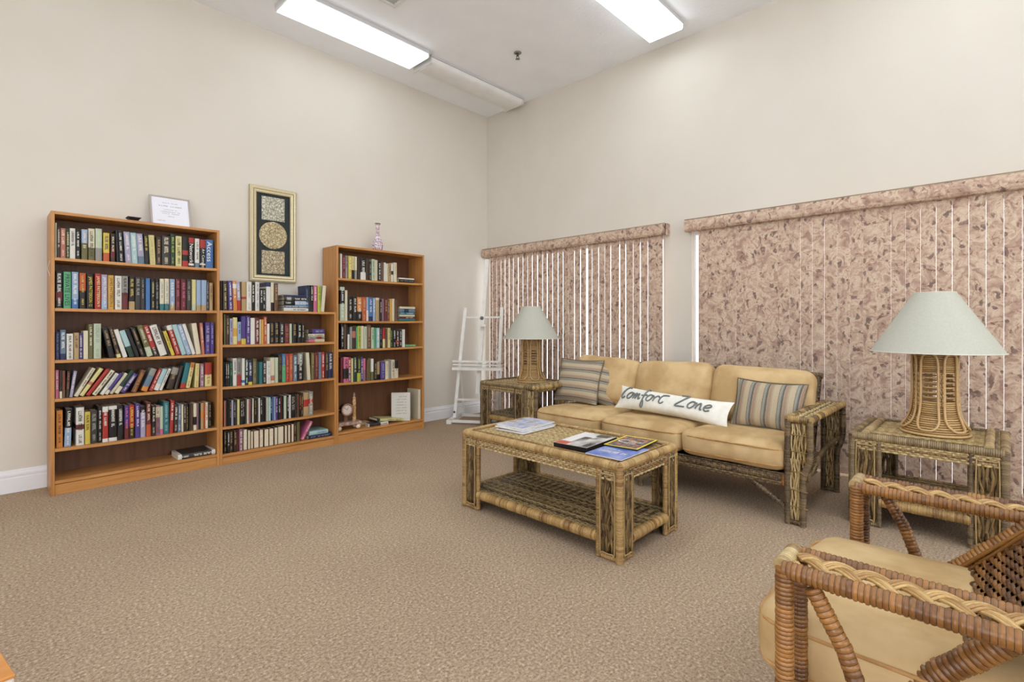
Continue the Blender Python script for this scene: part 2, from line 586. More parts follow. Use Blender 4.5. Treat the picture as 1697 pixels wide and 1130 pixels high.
# two unseen walls behind the viewer; wide openings added to let in fill daylight
structure(MB().box(XL - .1, XL, YN, -7.5, 0, HC).box(XL - .1, XL, -2.0, 0, 0, HC).box(XL - .1, XL, -7.5, -2.0, 2.9, HC).box(XL - .1, XL, -7.5, -2.0, 0, .1).build('wall_back', WALL, org=(0, 0, 0)))
structure(MB().box(XL, -6.9, YN - .1, YN, 0, HC).box(-.7, 0, YN - .1, YN, 0, HC).box(-6.9, -.7, YN - .1, YN, 2.9, HC).box(-6.9, -.7, YN - .1, YN, 0, .1).build('wall_front', WALL, org=(0, 0, 0)))


def skirting(name, p0, p1, nrm):
    """two-step white skirting board with a groove"""
    prof = [(0, 0), (.016, 0), (.016, .092), (.011, .097), (.011, .104), (.014, .108), (.014, .120), (.008, .128), (.006, .142), (0, .146)]
    mb = MB()
    v = []
    for p in (p0, p1):
        for d, z in prof: v.append((p[0] + nrm[0] * d, p[1] + nrm[1] * d, z))
    n = len(prof)
    f = [(i, i + 1, n + i + 1, n + i) for i in range(n - 1)] + [tuple(range(n))[::-1], tuple(range(n, 2 * n))]
    mb.add(v, f)
    return structure(mb.build(name, WHITE_TRIM, org=(0, 0, 0)))


skirting('baseboard_left', (XL, 0), (-.001, 0), (0, -1))
skirting('baseboard_right', (0, W1[0]), (0, W2[1]), (-1, 0))
skirting('baseboard_right', (0, -.017), (0, W1[1]), (-1, 0))
skirting('baseboard_right', (0, YN), (0, W2[0]), (-1, 0))


def window(name, y0, y1):
    root = bpy.data.objects.new(name, None); link(root); root.location = (.06, (y0 + y1) / 2, 0)
    WL[root.name] = Vector(root.location)
    root['kind'] = 'structure'
    wc = lin((228, 228, 226))
    fr = MB()
    fr.box(.03, .10, y0, y0 + .022, 0, WZ).box(.03, .10, y1 - .022, y1, 0, WZ).box(.03, .10, y0 + .022, y1 - .022, WZ - .05, WZ).box(.02, .11, y0 + .022, y1 - .022, 0, .04)
    fr.build('window_frame', WHITE_TRIM, root)
    ym = (y0 + y1) / 2
    MB().box(.045, .085, ym - .03, ym + .03, .04, WZ - .05).build('window_mullion', WHITE_TRIM, root)
    for a, b in ((y0 + .022, ym - .03), (ym + .03, y1 - .022)):
        MB().box(.062, .068, a, b, .04, WZ - .05).build('pane', GLASS, root)
    return root


def fill_window(name, a, b, along):  # unseen glazing, added so daylight fills the room and ceiling
    root = bpy.data.objects.new(name, None); link(root)
    root.location = (XL - .05, (a + b) / 2, .1) if along == 'y' else ((a + b) / 2, YN - .05, .1)
    WL[root.name] = Vector(root.location)
    root['kind'] = 'structure'
    def bar(nm, p, q, z0, z1, d, mat):
        m = MB()
        if along == 'y': m.box(XL - .05 - d, XL - .05 + d, p, q, z0, z1)
        else: m.box(p, q, YN - .05 - d, YN - .05 + d, z0, z1)
        m.build(nm, mat, root)
    bar('window_frame', a, b, .1, .16, .04, WHITE_TRIM); bar('window_frame', a, b, 2.84, 2.9, .04, WHITE_TRIM)
    n = 5; w = (b - a) / n
    for k in range(n + 1):
        c = a + k * w
        bar('window_mullion', max(a, c - .03), min(b, c + .03), .16, 2.84, .035, WHITE_TRIM)
    for k in range(n): bar('pane', a + k * w + .03, a + (k + 1) * w - .03, .16, 2.84, .003, GLASS)


fill_window('added_window_3', -6.9, -.7, 'x')
fill_window('added_window_4', -7.5, -2.0, 'y')
window('window_1', *W1)
window('window_2', *W2)


# ------------------------------------------------------------------ ceiling fixtures
def fixture(x0, x1, y0, y1, label, lit, depth=.07):
    t = thing('ceiling_light', label, 'ceiling light', ((x0 + x1) / 2, (y0 + y1) / 2, HC), group='long fluorescent ceiling lights')
    hc = lin((196, 196, 196))
    MB().box(x0, x1, y0 - .012, y1 + .012, HC - (.036 if lit else .022), HC - .001, hc).build('housing', METAL, t)
    # wrap-round lens: flat bottom with rounded long edges
    if lit: prof = [(y0, HC - .034), (y0 + .002, HC - depth + .003), (y0 + .005, HC - depth), (y1 - .005, HC - depth), (y1 - .002, HC - depth + .003), (y1, HC - .034)]
    else: prof = [((y0 + y1) / 2 - (y1 - y0) / 2 * math.cos(PI * k / 14), HC - .022 - (depth - .022) * math.sin(PI * k / 14) ** .7) for k in range(15)]
    v = [(x, p[0], p[1]) for x in (x0 + .012, x1 - .012) for p in prof]
    n = len(prof)
    f = [(i, n + i, n + i + 1, i + 1) for i in range(n - 1)]
    d = MB(); d.add(v, f, smooth=not lit)
    d.add([v[i] for i in range(n)], [tuple(range(n))]); d.add([v[n + i] for i in range(n)], [tuple(range(n))[::-1]])
    d.build('diffuser', (DIFFUSER_SOFT if lit == 2 else DIFFUSER_ON) if lit else DIFFUSER_OFF, t)
    for x in (x0, x1 - .012):
        MB().box(x, x + .012, y0 - .004, y1 + .004, HC - depth + .006, HC - (.036 if lit else .022), lin((216, 216, 214))).build('end_cap', PLASTIC, t)
    return t


fixture(-2.74, -1.45, -.745, -.435, 'lit fluorescent ceiling light nearest the bookcase wall', 2)
fixture(-1.40, -.10, -.705, -.425, 'unlit ceiling light in the corner, end to end with a lit one', False, .085)
fixture(-1.53, -.24, -2.68, -2.37, 'lit ceiling light above the sofa side, cut by the photo\'s top edge', True)
for (x, y) in ((-2.35, -2.52), (-3.85, -2.52), (-5.35, -2.52), (-6.75, -2.52), (-.95, -4.5), (-2.35, -4.5), (-3.85, -4.5), (-5.35, -4.5), (-6.75, -4.5), (-.95, -6.5), (-2.35, -6.5), (-3.85, -6.5), (-5.35, -6.5)):  # unseen fixtures added to even out the light; deep lenses brighten the ceiling
    fixture(x - .645, x + .645, y - .155, y + .155, 'added fill light out of view, built as a fluorescent ceiling light', True, .12)['group'] = 'added fill lights out of view'

t = thing('ceiling_vent', 'white louvred air vent at the top edge between the lit lights', 'vent', (-2.25, -1.29, HC))
vx0, vx1, vy0, vy1 = -2.55, -2.05, -1.50, -1.09
c = lin((222, 222, 220))
for a in ((vx0, vx1, vy0, vy0 + .035), (vx0, vx1, vy1 - .035, vy1), (vx0, vx0 + .035, vy0 + .035, vy1 - .035), (vx1 - .035, vx1, vy0 + .035, vy1 - .035)):
    MB().bbox(a[0], a[1], a[2], a[3], HC - .022, HC - .001, .006, c).build('frame_bar', PLASTIC, t)
for k in range(9):
    y = vy0 + .06 + k * .037
    MB().add([(vx0 + .035, y, HC - .004), (vx1 - .035, y, HC - .004), (vx1 - .035, y + .022, HC - .018), (vx0 + .035, y + .022, HC - .018),
              (vx0 + .035, y + .002, HC - .003), (vx1 - .035, y + .002, HC - .003), (vx1 - .035, y + .024, HC - .017), (vx0 + .035, y + .024, HC - .017)],
             [(0, 1, 2, 3), (7, 6, 5, 4), (0, 3, 7, 4), (1, 5, 6, 2), (3, 2, 6, 7), (0, 4, 5, 1)], lin((190, 190, 188))).build('louvre', PLASTIC, t)

t = thing('sprinkler_head', 'small dark metal sprinkler head on the bare ceiling', 'sprinkler', (-.85, -1.325, HC))
sc_ = (-.85, -1.325)
MB().lathe([(0, HC - .001), (.036, HC - .001), (.036, HC - .006), (.022, HC - .012), (0, HC - .012)], 20, lin((120, 116, 110)), sc_).build('escutcheon', METAL, t)
MB().lathe([(0, HC - .012), (.011, HC - .012), (.011, HC - .034), (0, HC - .034)], 12, lin((70, 66, 62)), sc_).build('body', METAL, t)
m = MB()
for s in (-1, 1):
    m.tube(smooth_path([(sc_[0] + s * .009, sc_[1], HC - .03), (sc_[0] + s * .019, sc_[1], HC - .046), (sc_[0], sc_[1], HC - .06)], 4), .003, 6, lin((80, 76, 70)))
m.build('yoke', METAL, t)
m = MB()
m.lathe([(0, HC - .060), (.008, HC - .060), (.008, HC - .063), (0, HC - .063)], 16, lin((96, 90, 84)), sc_)
for k in range(12):
    a = k * PI / 6
    ca, sa = math.cos(a), math.sin(a)
    m.tube([(sc_[0] + .007 * ca, sc_[1] + .007 * sa, HC - .0615), (sc_[0] + .022 * ca, sc_[1] + .022 * sa, HC - .0615)], .0022, 4, lin((96, 90, 84)))
m.build('deflector', METAL, t)


# ------------------------------------------------------------------ vertical blinds
def slat_mesh(h):
    """unit-wide slat, gently bowed, 0.8 mm thick"""
    mb = MB(); v = []; f = []
    n = 4
    for side in (0, 1):
        for z in (0, h):
            for i in range(n + 1):
                u = i / n - .5
                v.append((-.0016 * (1 - 4 * u * u) + side * .0008, u, z))
    k = n + 1
    for i in range(n):
        f.append((i, i + 1, k + i + 1, k + i))
        f.append((2 * k + i + 1, 2 * k + i, 3 * k + i, 3 * k + i + 1))
    f.append((0, k, 3 * k, 2 * k)); f.append((n, 2 * k + n, 3 * k + n, k + n))
    mb.add(v, f, smooth=False)
    return mb


def blind(label, y0, y1, slats, h=1.90):
    t = thing('vertical_blind', label, 'blind', (-.05, (y0 + y1) / 2, 1.90), group='floral vertical blinds')
    # rounded fabric valance
    prof = []
    for k in range(9):
        a = PI / 2 * k / 8
        prof.append((-.075 - .03 * math.sin(a), 1.925 - .028 * math.cos(a) * 0 + 0))
    prof = [(-.001, 2.004), (-.07, 2.004), (-.094, 1.998), (-.104, 1.982), (-.107, 1.95), (-.104, 1.918), (-.094, 1.902), (-.07, 1.896), (-.07, 1.902), (-.092, 1.91), (-.1, 1.95), (-.092, 1.99), (-.07, 1.997), (-.001, 1.997)]
    v = [(p[0], y, p[1]) for y in (y0, y1) for p in prof]
    n = len(prof)
    f = [(i, (i + 1) % n, n + (i + 1) % n, n + i) for i in range(n)]
    va = MB().add(v, f, smooth=False).build('valance', FLORAL, t)
    MB().box(-.075, -.001, y1 - .004, y1 + .001, 1.90, 2.0).box(-.075, -.001, y0 - .001, y0 + .004, 1.90, 2.0).build('valance_end', FLORAL, va)
    MB().tube([(-.098, y0, 2.002), (-.098, y1, 2.002)], .003, 6, lin((150, 132, 96))).build('valance_piping', PLASTIC, va)
    MB().box(-.072, -.03, y0 + .02, y1 - .02, 1.915, 1.945, lin((210, 208, 200))).build('headrail', PLASTIC, t)
    me = None
    for (a, b, rz) in slats:
        if me is None:
            o = slat_mesh(h).build('slat', FLORAL, t, local=True); me = o.data
        else:
            o = bpy.data.objects.new('slat', me); link(o, t)
        o.location = (-.006, (a + b) / 2 - t.location.y, .014 - t.location.z)
        o.scale = (1, abs(b - a), 1)
        o.rotation_euler = (0, 0, rz)
    return t


cuts = [-.118, -.161, -.233, -.303, -.373, -.441, -.508, -.589, -.663, -.735, -.806, -.885, -.959, -1.026, -1.101, -1.176, -1.248, -1.323, -1.397, -1.476, -1.558, -1.62, -1.701, -1.772, -1.844, -1.945, -2.013, -2.095, -2.171, -2.249, -2.329, -2.403]
gap = {10: .007, 13: .008, 14: .007, 18: .006, 19: .009, 20: .024, 25: .010, 26: .006, 28: .006, 21: .0008, 22: .003, 23: .0008, 27: .0012, 30: .0012}
S1 = []
for i in range(len(cuts) - 1):
    g0 = gap.get(i, .0042); g1 = gap.get(i + 1, .0042)
    S1.append((cuts[i] - g0 / 2, cuts[i + 1] + g1 / 2, math.radians(random.uniform(-3, 3))))
blind('floral vertical blind beside the easel, with bright slits between slats', -2.44, -.015, S1)
S2 = []
y = -2.735
k = 0
while y > -5.2:
    g = .0003 if y > -3.85 else (.0005 if y > -4.2 else .0009)
    S2.append((y, y - .0795 + g, math.radians(random.uniform(-1.5, 1.5))))
    y -= .0795; k += 1
blind('wide closed floral vertical blind behind the sofa and big lamp', -5.30, -2.625, S2)

# ------------------------------------------------------------------ bookcases
YF = -.29
TH = .019


def bookcase(label, x0, x1, top, shelves, deep_top=True):
    t = thing('bookcase', label, 'bookcase', ((x0 + x1) / 2, YF / 2, 0))
    yb = -.022
    for a in (x0, x1 - TH):
        MB().bbox(a, a + TH, YF, yb, 0, top, .0015).build('side_panel', WOOD_Z, t)
    MB().bbox(x0 + TH, x1 - TH, YF, yb, top - TH, top, .0015).build('top_panel', WOOD_X, t)
    MB().box(x0 + TH, x1 - TH, yb - .012, yb - .006, .02, top - TH).build('back_panel', WOOD_BACK, t)
    for i, z in enumerate(shelves):
        mb = MB(); n = 8; v = []; f = []
        sag = .004 if i < len(shelves) - 1 else 0
        for k in range(n + 1):
            u = k / n; x = x0 + TH + .0006 + (x1 - x0 - 2 * TH - .0012) * u
            dz = -sag * 4 * u * (1 - u)
            for (y, zz) in ((YF + .002, z - TH), (YF + .002, z - .0015), (YF + .0035, z), (yb - .012, z), (yb - .012, z - TH)):
                v.append((x, y, zz + dz))
        for k in range(n):
            for q in range(5):
                f.append((k * 5 + q, k * 5 + 5 + q, k * 5 + 5 + (q + 1) % 5, k * 5 + (q + 1) % 5))
        mb.add(v, f); mb.build('shelf', WOOD_X, t)
    MB().bbox(x0 + TH, x1 - TH, YF + .007, YF + .023, 0, shelves[-1] - TH - .0045, .0015).build('plinth', WOOD_X, t)
    return t


SH = {1: [1.518, 1.195, .863, .615, .297, .092], 2: [.930, .603, .292, .080], 3: [1.51, 1.12, .857, .55, .100]}
bookcase('tall wooden bookcase standing left of the low one', -4.067, -3.100, 1.812, SH[1])
bookcase('low wooden bookcase between the two tall ones', -3.0985, -2.1455, 1.197, SH[2])
bookcase('tall wooden bookcase with a vase on top', -2.144, -1.172, 1.806, SH[3])

# ------------------------------------------------------------------ books
PAL = {'K': ('black', '1a1613'), 'C': ('charcoal', '3c3732'), 'N': ('dark brown', '3d2c20'), 'B': ('brown', '70503a'), 'T': ('tan', 'b89c6e'),
       'M': ('cream', 'dfd6b8'), 'W': ('white', 'e4e1d6'), 'G': ('grey', '98968e'), 'g': ('dark green', '26402e'), 'e': ('green', '5aa878'),
       'L': ('lime green', 'b6c24a'), 'p': ('pale green', 'c0cdb0'), 'q': ('teal', '2f7478'), 'a': ('pale aqua', 'aacccb'), 'b': ('blue', '4676b0'),
       'v': ('navy', '262f58'), 's': ('sky blue', '9cb2cc'), 'S': ('steel blue', '6c8092'), 'P': ('purple', '503e84'), 'l': ('lilac', 'aba6bc'),
       'm': ('mauve', '946a78'), 'r': ('red', 'ae352c'), 'd': ('dark red', '6a2828'), 'o': ('orange', 'd88a3c'), 'O': ('rust orange', 'c05a34'),
       'y': ('yellow', 'd8c04e'), 'Y': ('pale yellow', 'dcd290'), 'k': ('pink', 'd07090'), 't': ('terracotta', 'bc7460'), 'w': ('olive', '6e683e'), 'u': ('golden', 'd8a446')}
BOOK_ROWS = {
 (1, 1): """
-4044.0 7.75 223 165 0.0 M - - -
-4035.4 16.15 195 139 0.0 N - - M
-4018.4 25.15 192 142 0.0 t - - M
-3992.0 17.75 192 139 0.0 g - - Y
-3973.4 27.15 198 143 0.0 W - - C
-3945.0 26.75 198 137 0.0 K - - W
-3915.0 30.75 200 148 0.0 s w,0,.55 - M
-3880.0 33.75 211 144 0.0 M w,0,.4 - C
-3843.0 34.75 216 150 0.0 p G,0,.4 - -
-3802.0 32.75 193 136 0.0 y O,0,.3 - v
-3762.0 25.75 194 141 0.0 N d,.15,.5 - M
-3730.0 11.74 219 151 -1.77 K - - -
-3717.0 27.73 220 161 -2.03 K - - W
-3680.0 33.69 215 159 -3.43 l - - W
-3645.0 34.7 213 147 -2.93 a - - W
-3608.0 35.68 211 151 -3.47 l S,0,.25 - W
-3571.0 25.73 212 144 -2.15 K - - y
-3539.0 35.7 211 149 -2.96 Y - - T
-3502.0 30.75 203 139 0.0 N - - T
-3469.0 51.75 215 159 0.0 C - - M
-3415.0 28.75 234 165 0.0 g - - L
-3384.0 37.75 222 164 0.0 Y - - K
-3343.0 39.75 223 162 0.0 K r,0,.2 r,.4,.55 -
-3301.0 37.75 221 162 0.0 K W,.06,.13 r,.82,1 W Network+
-3259.0 29.75 218 151 0.0 W S,0,.16 - C
-3228.0 37.75 213 146 0.0 K W,.1,.15 r,.7,1 W A+ Complete
-3188.0 53.75 218 156 0.0 b - - W Access""",
 (1, 2): """
-4042.0 33.75 237 164 0.0 K d,.2,.45 - W
-4004.0 36.75 236 171 0.0 e - - K PRIVATE LIVES
-3963.0 33.75 239 168 0.0 s b,0,.25 - W
-3925.0 32.75 235 167 0.0 O K,0,.5 - y
-3889.0 35.75 230 169 0.0 K - - y JAMES PATTERSON 12
-3847.0 32.75 237 169 0.0 r - - Y JAMES PATTERSON 9
-3812.0 30.75 233 160 0.0 l s,0,.25 - W JAMES PATTERSON 7
-3777.0 31.75 232 160 0.0 u - - K JAMES PATTERSON 6
-3739.0 36.75 230 164 0.0 W - - C
-3701.0 34.75 232 165 0.0 G d,0,.5 - K
-3661.0 32.75 230 165 0.0 K T,0,.25 - y
-3626.0 31.75 229 161 0.0 C - - G
-3593.0 24.75 227 163 0.0 C - - G
-3565.0 25.75 225 158 0.0 b - - -
-3534.0 24.75 223 160 0.0 K - - Y
-3507.0 21.75 224 163 0.0 K - - G
-3482.0 25.75 226 156 0.0 M q,0,.2 - S
-3453.0 26.75 228 160 0.0 M q,0,.2 - S
-3420.0 32.75 228 162 0.0 s T,0,.18 - W
-3383.0 29.75 230 166 0.0 d - - k
-3351.0 33.75 230 160 0.0 d - - k
-3315.0 29.75 231 165 0.0 C - - G
-3280.0 27.75 231 166 0.0 Y p,0,.2 - -
-3248.0 29.75 230 169 0.0 s T,0,.18 - -
-3217.0 32.75 230 161 0.0 s T,0,.18 - -
-3183.4 19.15 230 165 0.0 C - - l
-3161.0 22.75 212 147 0.0 T - - d""",
 (1, 3): """
-4043.0 20.75 178 126 0.0 v - - S
-4020.0 27.75 192 133 0.0 S v,0,.2 - W
-3989.0 32.75 167 123 0.0 W - - K
-3953.0 24.75 173 122 0.0 T - - N
-3927.0 20.75 169 123 0.0 P - - W
-3905.0 23.75 187 132 0.0 M - - -
-3879.0 24.75 229 168 0.0 w - - M
-3852.0 38.75 234 165 0.0 p - - G
-3769.0 32.15 210 147 -10.95 K - - T
-3727.0 23.16 212 151 -12.76 N Y,0,.12 - T
-3694.0 24.84 198 145 -15.21 W - - -
-3660.0 32.22 192 140 -17.27 a g,0,.4 - -
-3623.0 25.54 201 144 -17.22 K - - -
-3594.0 26.58 212 145 -16.62 K - - T
-3556.0 34.4 226 162 -15.75 w p,0,.3 - M
-3517.0 29.48 228 158 -16.44 r N,0,.25 - W
-3477.0 44.71 227 164 -16.93 W W,0,.1 - C
-3428.0 13.12 228 168 -17.27 N - - -
-3410.0 21.74 185 131 -17.01 y - - C
-3380.0 33.43 225 161 -15.81 r - W,.85,1 W
-3344.0 28.58 231 158 -16.05 a - - -
-3312.0 29.47 231 165 -16.5 s - - W
-3278.0 22.76 236 162 -16.5 W - - -
-3251.0 32.45 235 168 -7.69 M - - -
-3216.0 19.72 237 166 -3.37 t - - M
-3192.0 32.75 240 174 0.0 P - - l
-3156.0 23.75 240 164 0.0 P - - l""",
 (1, 4): """
-4043.0 16.75 181 124 0.0 k - - W
-4023.0 11.75 177 128 0.0 N M,0,.25 - -
-4010.0 14.75 176 125 0.0 B - - r
-3976.0 16.74 171 122 2.33 N - - t
-3959.0 15.61 170 125 7.66 l - - W
-3934.0 20.15 201 143 27.53 M - - K
-3906.0 21.97 204 149 31.28 Y t,.4,.5 - -
-3874.0 20.71 197 140 33.01 r - - -
-3841.0 22.48 187 138 32.67 M - - K
-3803.0 20.05 161 116 32.22 W - - G
-3780.0 18.42 160 111 31.93 P M,0,.2 - -
-3753.0 18.18 159 111 33.11 M - - -
-3721.0 24.27 174 127 32.26 g M,0,.3 - -
-3684.0 28.78 145 102 31.37 P - - W
-3623.0 28.59 161 111 21.49 B - - o
-3558.0 37.06 166 117 21.15 S o,0,.2 G,.7,1 -
-3525.0 22.09 161 113 21.43 r - - W
-3490.0 30.59 159 114 20.87 a W,0,.3 - -
-3470.0 16.54 163 115 21.11 W - - C
-3399.0 43.24 166 116 14.9 N - G,.65,.95 T
-3377.0 18.19 174 122 13.96 C - - -
-3323.0 34.08 189 133 11.2 q r,0,.2 - -
-3293.0 26.31 190 140 10.33 Y - o,.8,1 r
-3235.0 26.72 179 132 2.54 Y - - o
-3225.0 26.75 176 126 0.0 m - - W
-3192.0 45.75 180 123 0.0 Y - r,.5,1 r""",
 (1, 5): """
-4038.0 30.75 238 172 0.0 o - - N
-3967.0 32.73 242 174 1.89 K s,0,.5 - W
-3942.0 40.75 248 181 0.0 W d,.42,.55 - K
-3897.0 27.75 214 150 0.0 y - - K
-3868.0 36.75 217 148 0.0 C - - G
-3829.0 21.75 242 173 0.0 K - - W
-3806.0 30.75 239 164 0.0 W - r,.1,.85 W
-3772.0 45.75 239 173 0.0 W - K,.1,.9 W
-3724.0 33.75 239 174 0.0 K - - W
-3686.0 24.75 233 164 0.0 P d,0,.4 - k
-3660.0 29.75 235 173 0.0 r N,0,.35 - y
-3626.0 27.75 239 165 0.0 P - - W
-3596.0 29.75 218 161 0.0 l - K,.8,1 W
-3562.0 28.75 241 171 0.0 d O,0,.35 - M
-3531.0 22.75 217 157 0.0 K N,0,.3 - M
-3506.0 24.75 212 154 0.0 m - M,.6,.95 d
-3480.0 19.75 203 150 0.0 p k,0,.2 - -
-3458.0 34.75 233 172 0.0 q - - a
-3399.0 22.74 237 162 1.99 r - - W
-3372.0 23.75 202 137 1.14 N - - W
-3349.0 20.75 208 148 0.57 S - - W
-3347.0 11.75 201 137 0.0 M - - -
-3333.0 13.75 202 145 0.0 N - - M
-3318.0 17.75 202 144 0.0 K - - T
-3298.0 10.75 199 143 0.0 N - - -
-3285.0 11.75 200 141 0.0 B - - -
-3271.0 19.75 200 139 0.0 M K,.2,.5 - -
-3249.0 12.75 198 146 0.0 m - - -
-3235.0 10.75 196 142 0.0 K - - -
-3222.0 16.75 197 134 0.0 T o,.4,.7 - -
-3204.0 11.75 197 135 0.0 O - - -
-3190.0 16.75 197 141 0.0 M - - r
-3171.0 22.75 193 135 0.0 K - - T""",
 (2, 0): """
-3084.0 11.75 230 162 0.0 K - - -
-3070.0 34.75 230 167 -0.5 N - - Y
-3031.0 32.74 232 163 -1.49 P - - W
-2996.0 30.73 234 172 -1.99 o - W,.75,.9 W
-2963.0 26.72 232 168 -2.48 l r,0,.35 - W
-2934.0 33.75 231 165 0.0 T r,.4,.48 - -
-2898.0 37.75 231 160 0.0 W - - G
-2858.0 26.75 234 165 0.0 K - - W
-2829.0 31.75 235 171 0.0 W - - S
-2795.0 22.75 184 136 0.0 K - - W
-2771.0 22.75 185 127 0.0 K - - W
-2745.0 35.75 237 163 0.0 W - v,.85,1 -
-2707.0 23.75 240 174 0.0 M K,0,.3 - -
-2681.0 28.75 232 169 0.0 B - - T
-2411.0 25.73 227 156 -2.01 v - - S
-2384.0 12.75 232 169 -1.48 C - - -
-2370.0 26.75 233 169 0.0 K - - W
-2341.0 31.75 234 169 0.0 k - - W
-2307.0 27.75 230 161 0.0 L - - w
-2246.0 31.64 235 166 4.82 M - - -""",
 (2, 1): """
-3063.0 12.75 237 166 0.0 w - - -
-3048.0 23.75 224 164 0.0 N - - T
-3021.0 22.75 204 143 0.0 l - - P
-2997.0 33.75 214 150 0.0 Y u,.3,.6 - -
-2962.0 25.75 179 132 0.0 s O,0,.15 - v
-2934.0 33.75 226 166 0.0 P y,0,.2 - -
-2868.0 29.75 229 169 0.54 P - - W
-2866.0 31.75 212 154 0.0 W - - -
-2833.0 31.75 215 147 0.0 d - - W
-2798.0 9.75 201 138 0.0 M - - -
-2786.0 18.75 201 143 0.0 u - - -
-2765.0 22.75 223 163 0.0 O - - W
-2740.0 20.75 166 122 0.0 W - - -
-2716.0 36.75 179 129 0.0 K - - T
-2678.0 34.75 179 132 0.0 K - - T
-2640.0 41.75 181 125 0.0 K - - W
-2594.0 40.75 166 115 0.0 d - - t
-2551.0 19.75 166 116 0.0 p - - -
-2529.0 36.75 168 117 0.0 K - - T
-2489.0 34.75 170 119 0.0 K - - W
-2452.0 21.75 168 115 0.0 K - - M""",
 (2, 2): """
-3065.0 10.75 190 133 0.0 K - - -
-3053.0 13.75 189 129 0.0 K - - W
-3037.0 15.75 188 134 0.0 K - - W
-3019.0 18.75 196 144 0.0 g - - e
-2998.0 27.75 218 154 0.0 W - - K
-2967.0 30.75 214 154 0.0 G r,0,.4 - C
-2933.0 20.75 215 154 0.0 W b,.1,.2 - -
-2910.0 23.75 211 155 0.0 g - - W
-2884.0 30.75 198 143 0.0 v y,0,.12 - W
-2851.0 27.75 208 152 0.0 w - - G
-2820.0 17.75 176 123 0.0 g - - -
-2801.0 24.75 179 131 0.0 q - - -
-2773.0 24.75 187 129 0.0 C - - W
-2745.0 33.75 185 130 0.0 W - - G
-2710.0 32.75 210 152 0.0 M t,.1,.3 - -
-2675.0 25.75 210 147 0.0 p - - -
-2647.0 29.75 233 171 0.0 N - - w
-2616.0 30.75 238 174 0.0 b e,0,.6 - L
-2584.0 28.75 237 164 0.0 r - - T
-2553.0 30.75 236 164 0.0 O - - T
-2520.0 31.75 223 152 0.0 S - - W
-2485.0 43.75 238 174 0.0 K - G,.6,1 W
-2399.0 28.7 239 167 -3.34 M - - -
-2367.0 27.75 238 167 0.0 w - - T
-2337.0 32.75 238 166 0.0 d - - t
-2301.0 27.75 237 163 0.0 S - - -
-2271.0 30.75 238 168 0.0 r - - W
-2238.0 27.75 234 162 0.0 N - - T
-2208.0 38.75 231 165 0.0 v - - W""",
 (2, 3): """
-3062.0 10.75 199 138 0.0 t - - -
-3050.0 15.75 199 141 0.0 K - - -
-3033.0 10.75 199 147 0.0 K - - -
-3021.0 10.75 198 139 0.0 K - - T
-3008.0 14.75 199 147 0.0 l - - -
-2991.0 10.75 198 135 0.0 K - - W
-2979.0 12.75 198 141 0.0 C - - -
-2964.0 17.75 199 142 0.0 Y - - -
-2944.0 16.75 198 146 0.0 K - - M
-2925.0 14.75 198 146 0.0 K - - W
-2908.0 10.75 198 141 0.0 C - - -
-2895.0 10.75 196 142 0.0 M - - -
-2882.0 15.75 196 145 0.0 m - - r
-2864.0 8.75 197 143 0.0 K - - -
-2853.0 12.75 197 145 0.0 M - - -
-2838.0 13.75 196 144 0.0 K - - T
-2822.0 14.75 196 139 0.0 N - - -
-2805.0 13.75 196 141 0.0 W - - -
-2789.0 14.75 195 135 0.0 K - - W
-2772.0 14.75 195 138 0.0 K - - -
-2755.0 8.75 194 142 0.0 C - - -
-2744.0 11.75 194 139 0.0 M - - -
-2730.0 18.75 195 136 0.0 a - - -
-2710.0 11.75 194 133 0.0 K - - W
-2696.0 11.75 194 135 0.0 b - - -
-2682.0 11.75 193 133 0.0 l - - -
-2668.0 16.75 193 134 0.0 P - - W
-2649.0 16.75 193 136 0.0 K - - W
-2630.0 10.75 193 132 0.0 d - - -
-2617.0 15.75 193 141 0.0 K - - -
-2600.0 22.75 193 136 0.0 p - - -
-2575.0 14.75 195 139 0.0 K - - W
-2559.0 17.75 195 140 0.0 W - - -
-2539.0 14.75 196 135 0.0 K - - M
-2522.0 13.75 196 134 0.0 K - - W
-2506.0 14.75 197 136 0.0 C - - -
-2489.0 13.75 197 146 0.0 B - - r
-2473.0 14.75 198 136 0.0 K - - o
-2456.0 16.75 199 140 0.0 N - - T
-2435.0 46.75 203 149 0.0 T r,.4,.7 - -
-2386.0 39.75 206 147 0.0 G - r,.5,.7 M""",
 (2, 4): """
-3063.0 20.75 174 119 0.0 K - - T
-3041.0 18.75 172 126 0.0 K - - W
-3021.0 26.75 174 122 0.0 N - - T
-2993.0 21.75 172 119 0.0 N - - T
-2970.0 14.75 171 120 0.0 d - - -
-2953.0 27.75 174 125 0.0 m - - W
-2924.0 31.75 167 114 0.0 pages - - -
-2890.0 22.75 156 112 0.0 pages - - -
-2865.0 21.75 143 102 0.0 pages - - -
-2842.0 42.75 142 100 0.0 pages - - -
-2797.0 31.75 146 103 0.0 pages - - -
-2763.0 39.75 143 100 0.0 pages - - -
-2722.0 37.75 143 100 0.0 pages - - -
-2682.0 28.75 146 104 0.0 pages - - -
-2652.0 50.75 148 105 0.0 pages - - -
-2596.0 22.75 152 111 0.0 pages - - -
-2570.0 23.75 152 105 0.0 pages - - -
-2543.0 23.75 156 110 0.0 pages - - -
-2516.0 20.75 161 116 0.0 N - - T
-2489.0 23.75 165 113 0.0 w - - -
-2434.0 24.86 171 120 30.01 k - - W""",
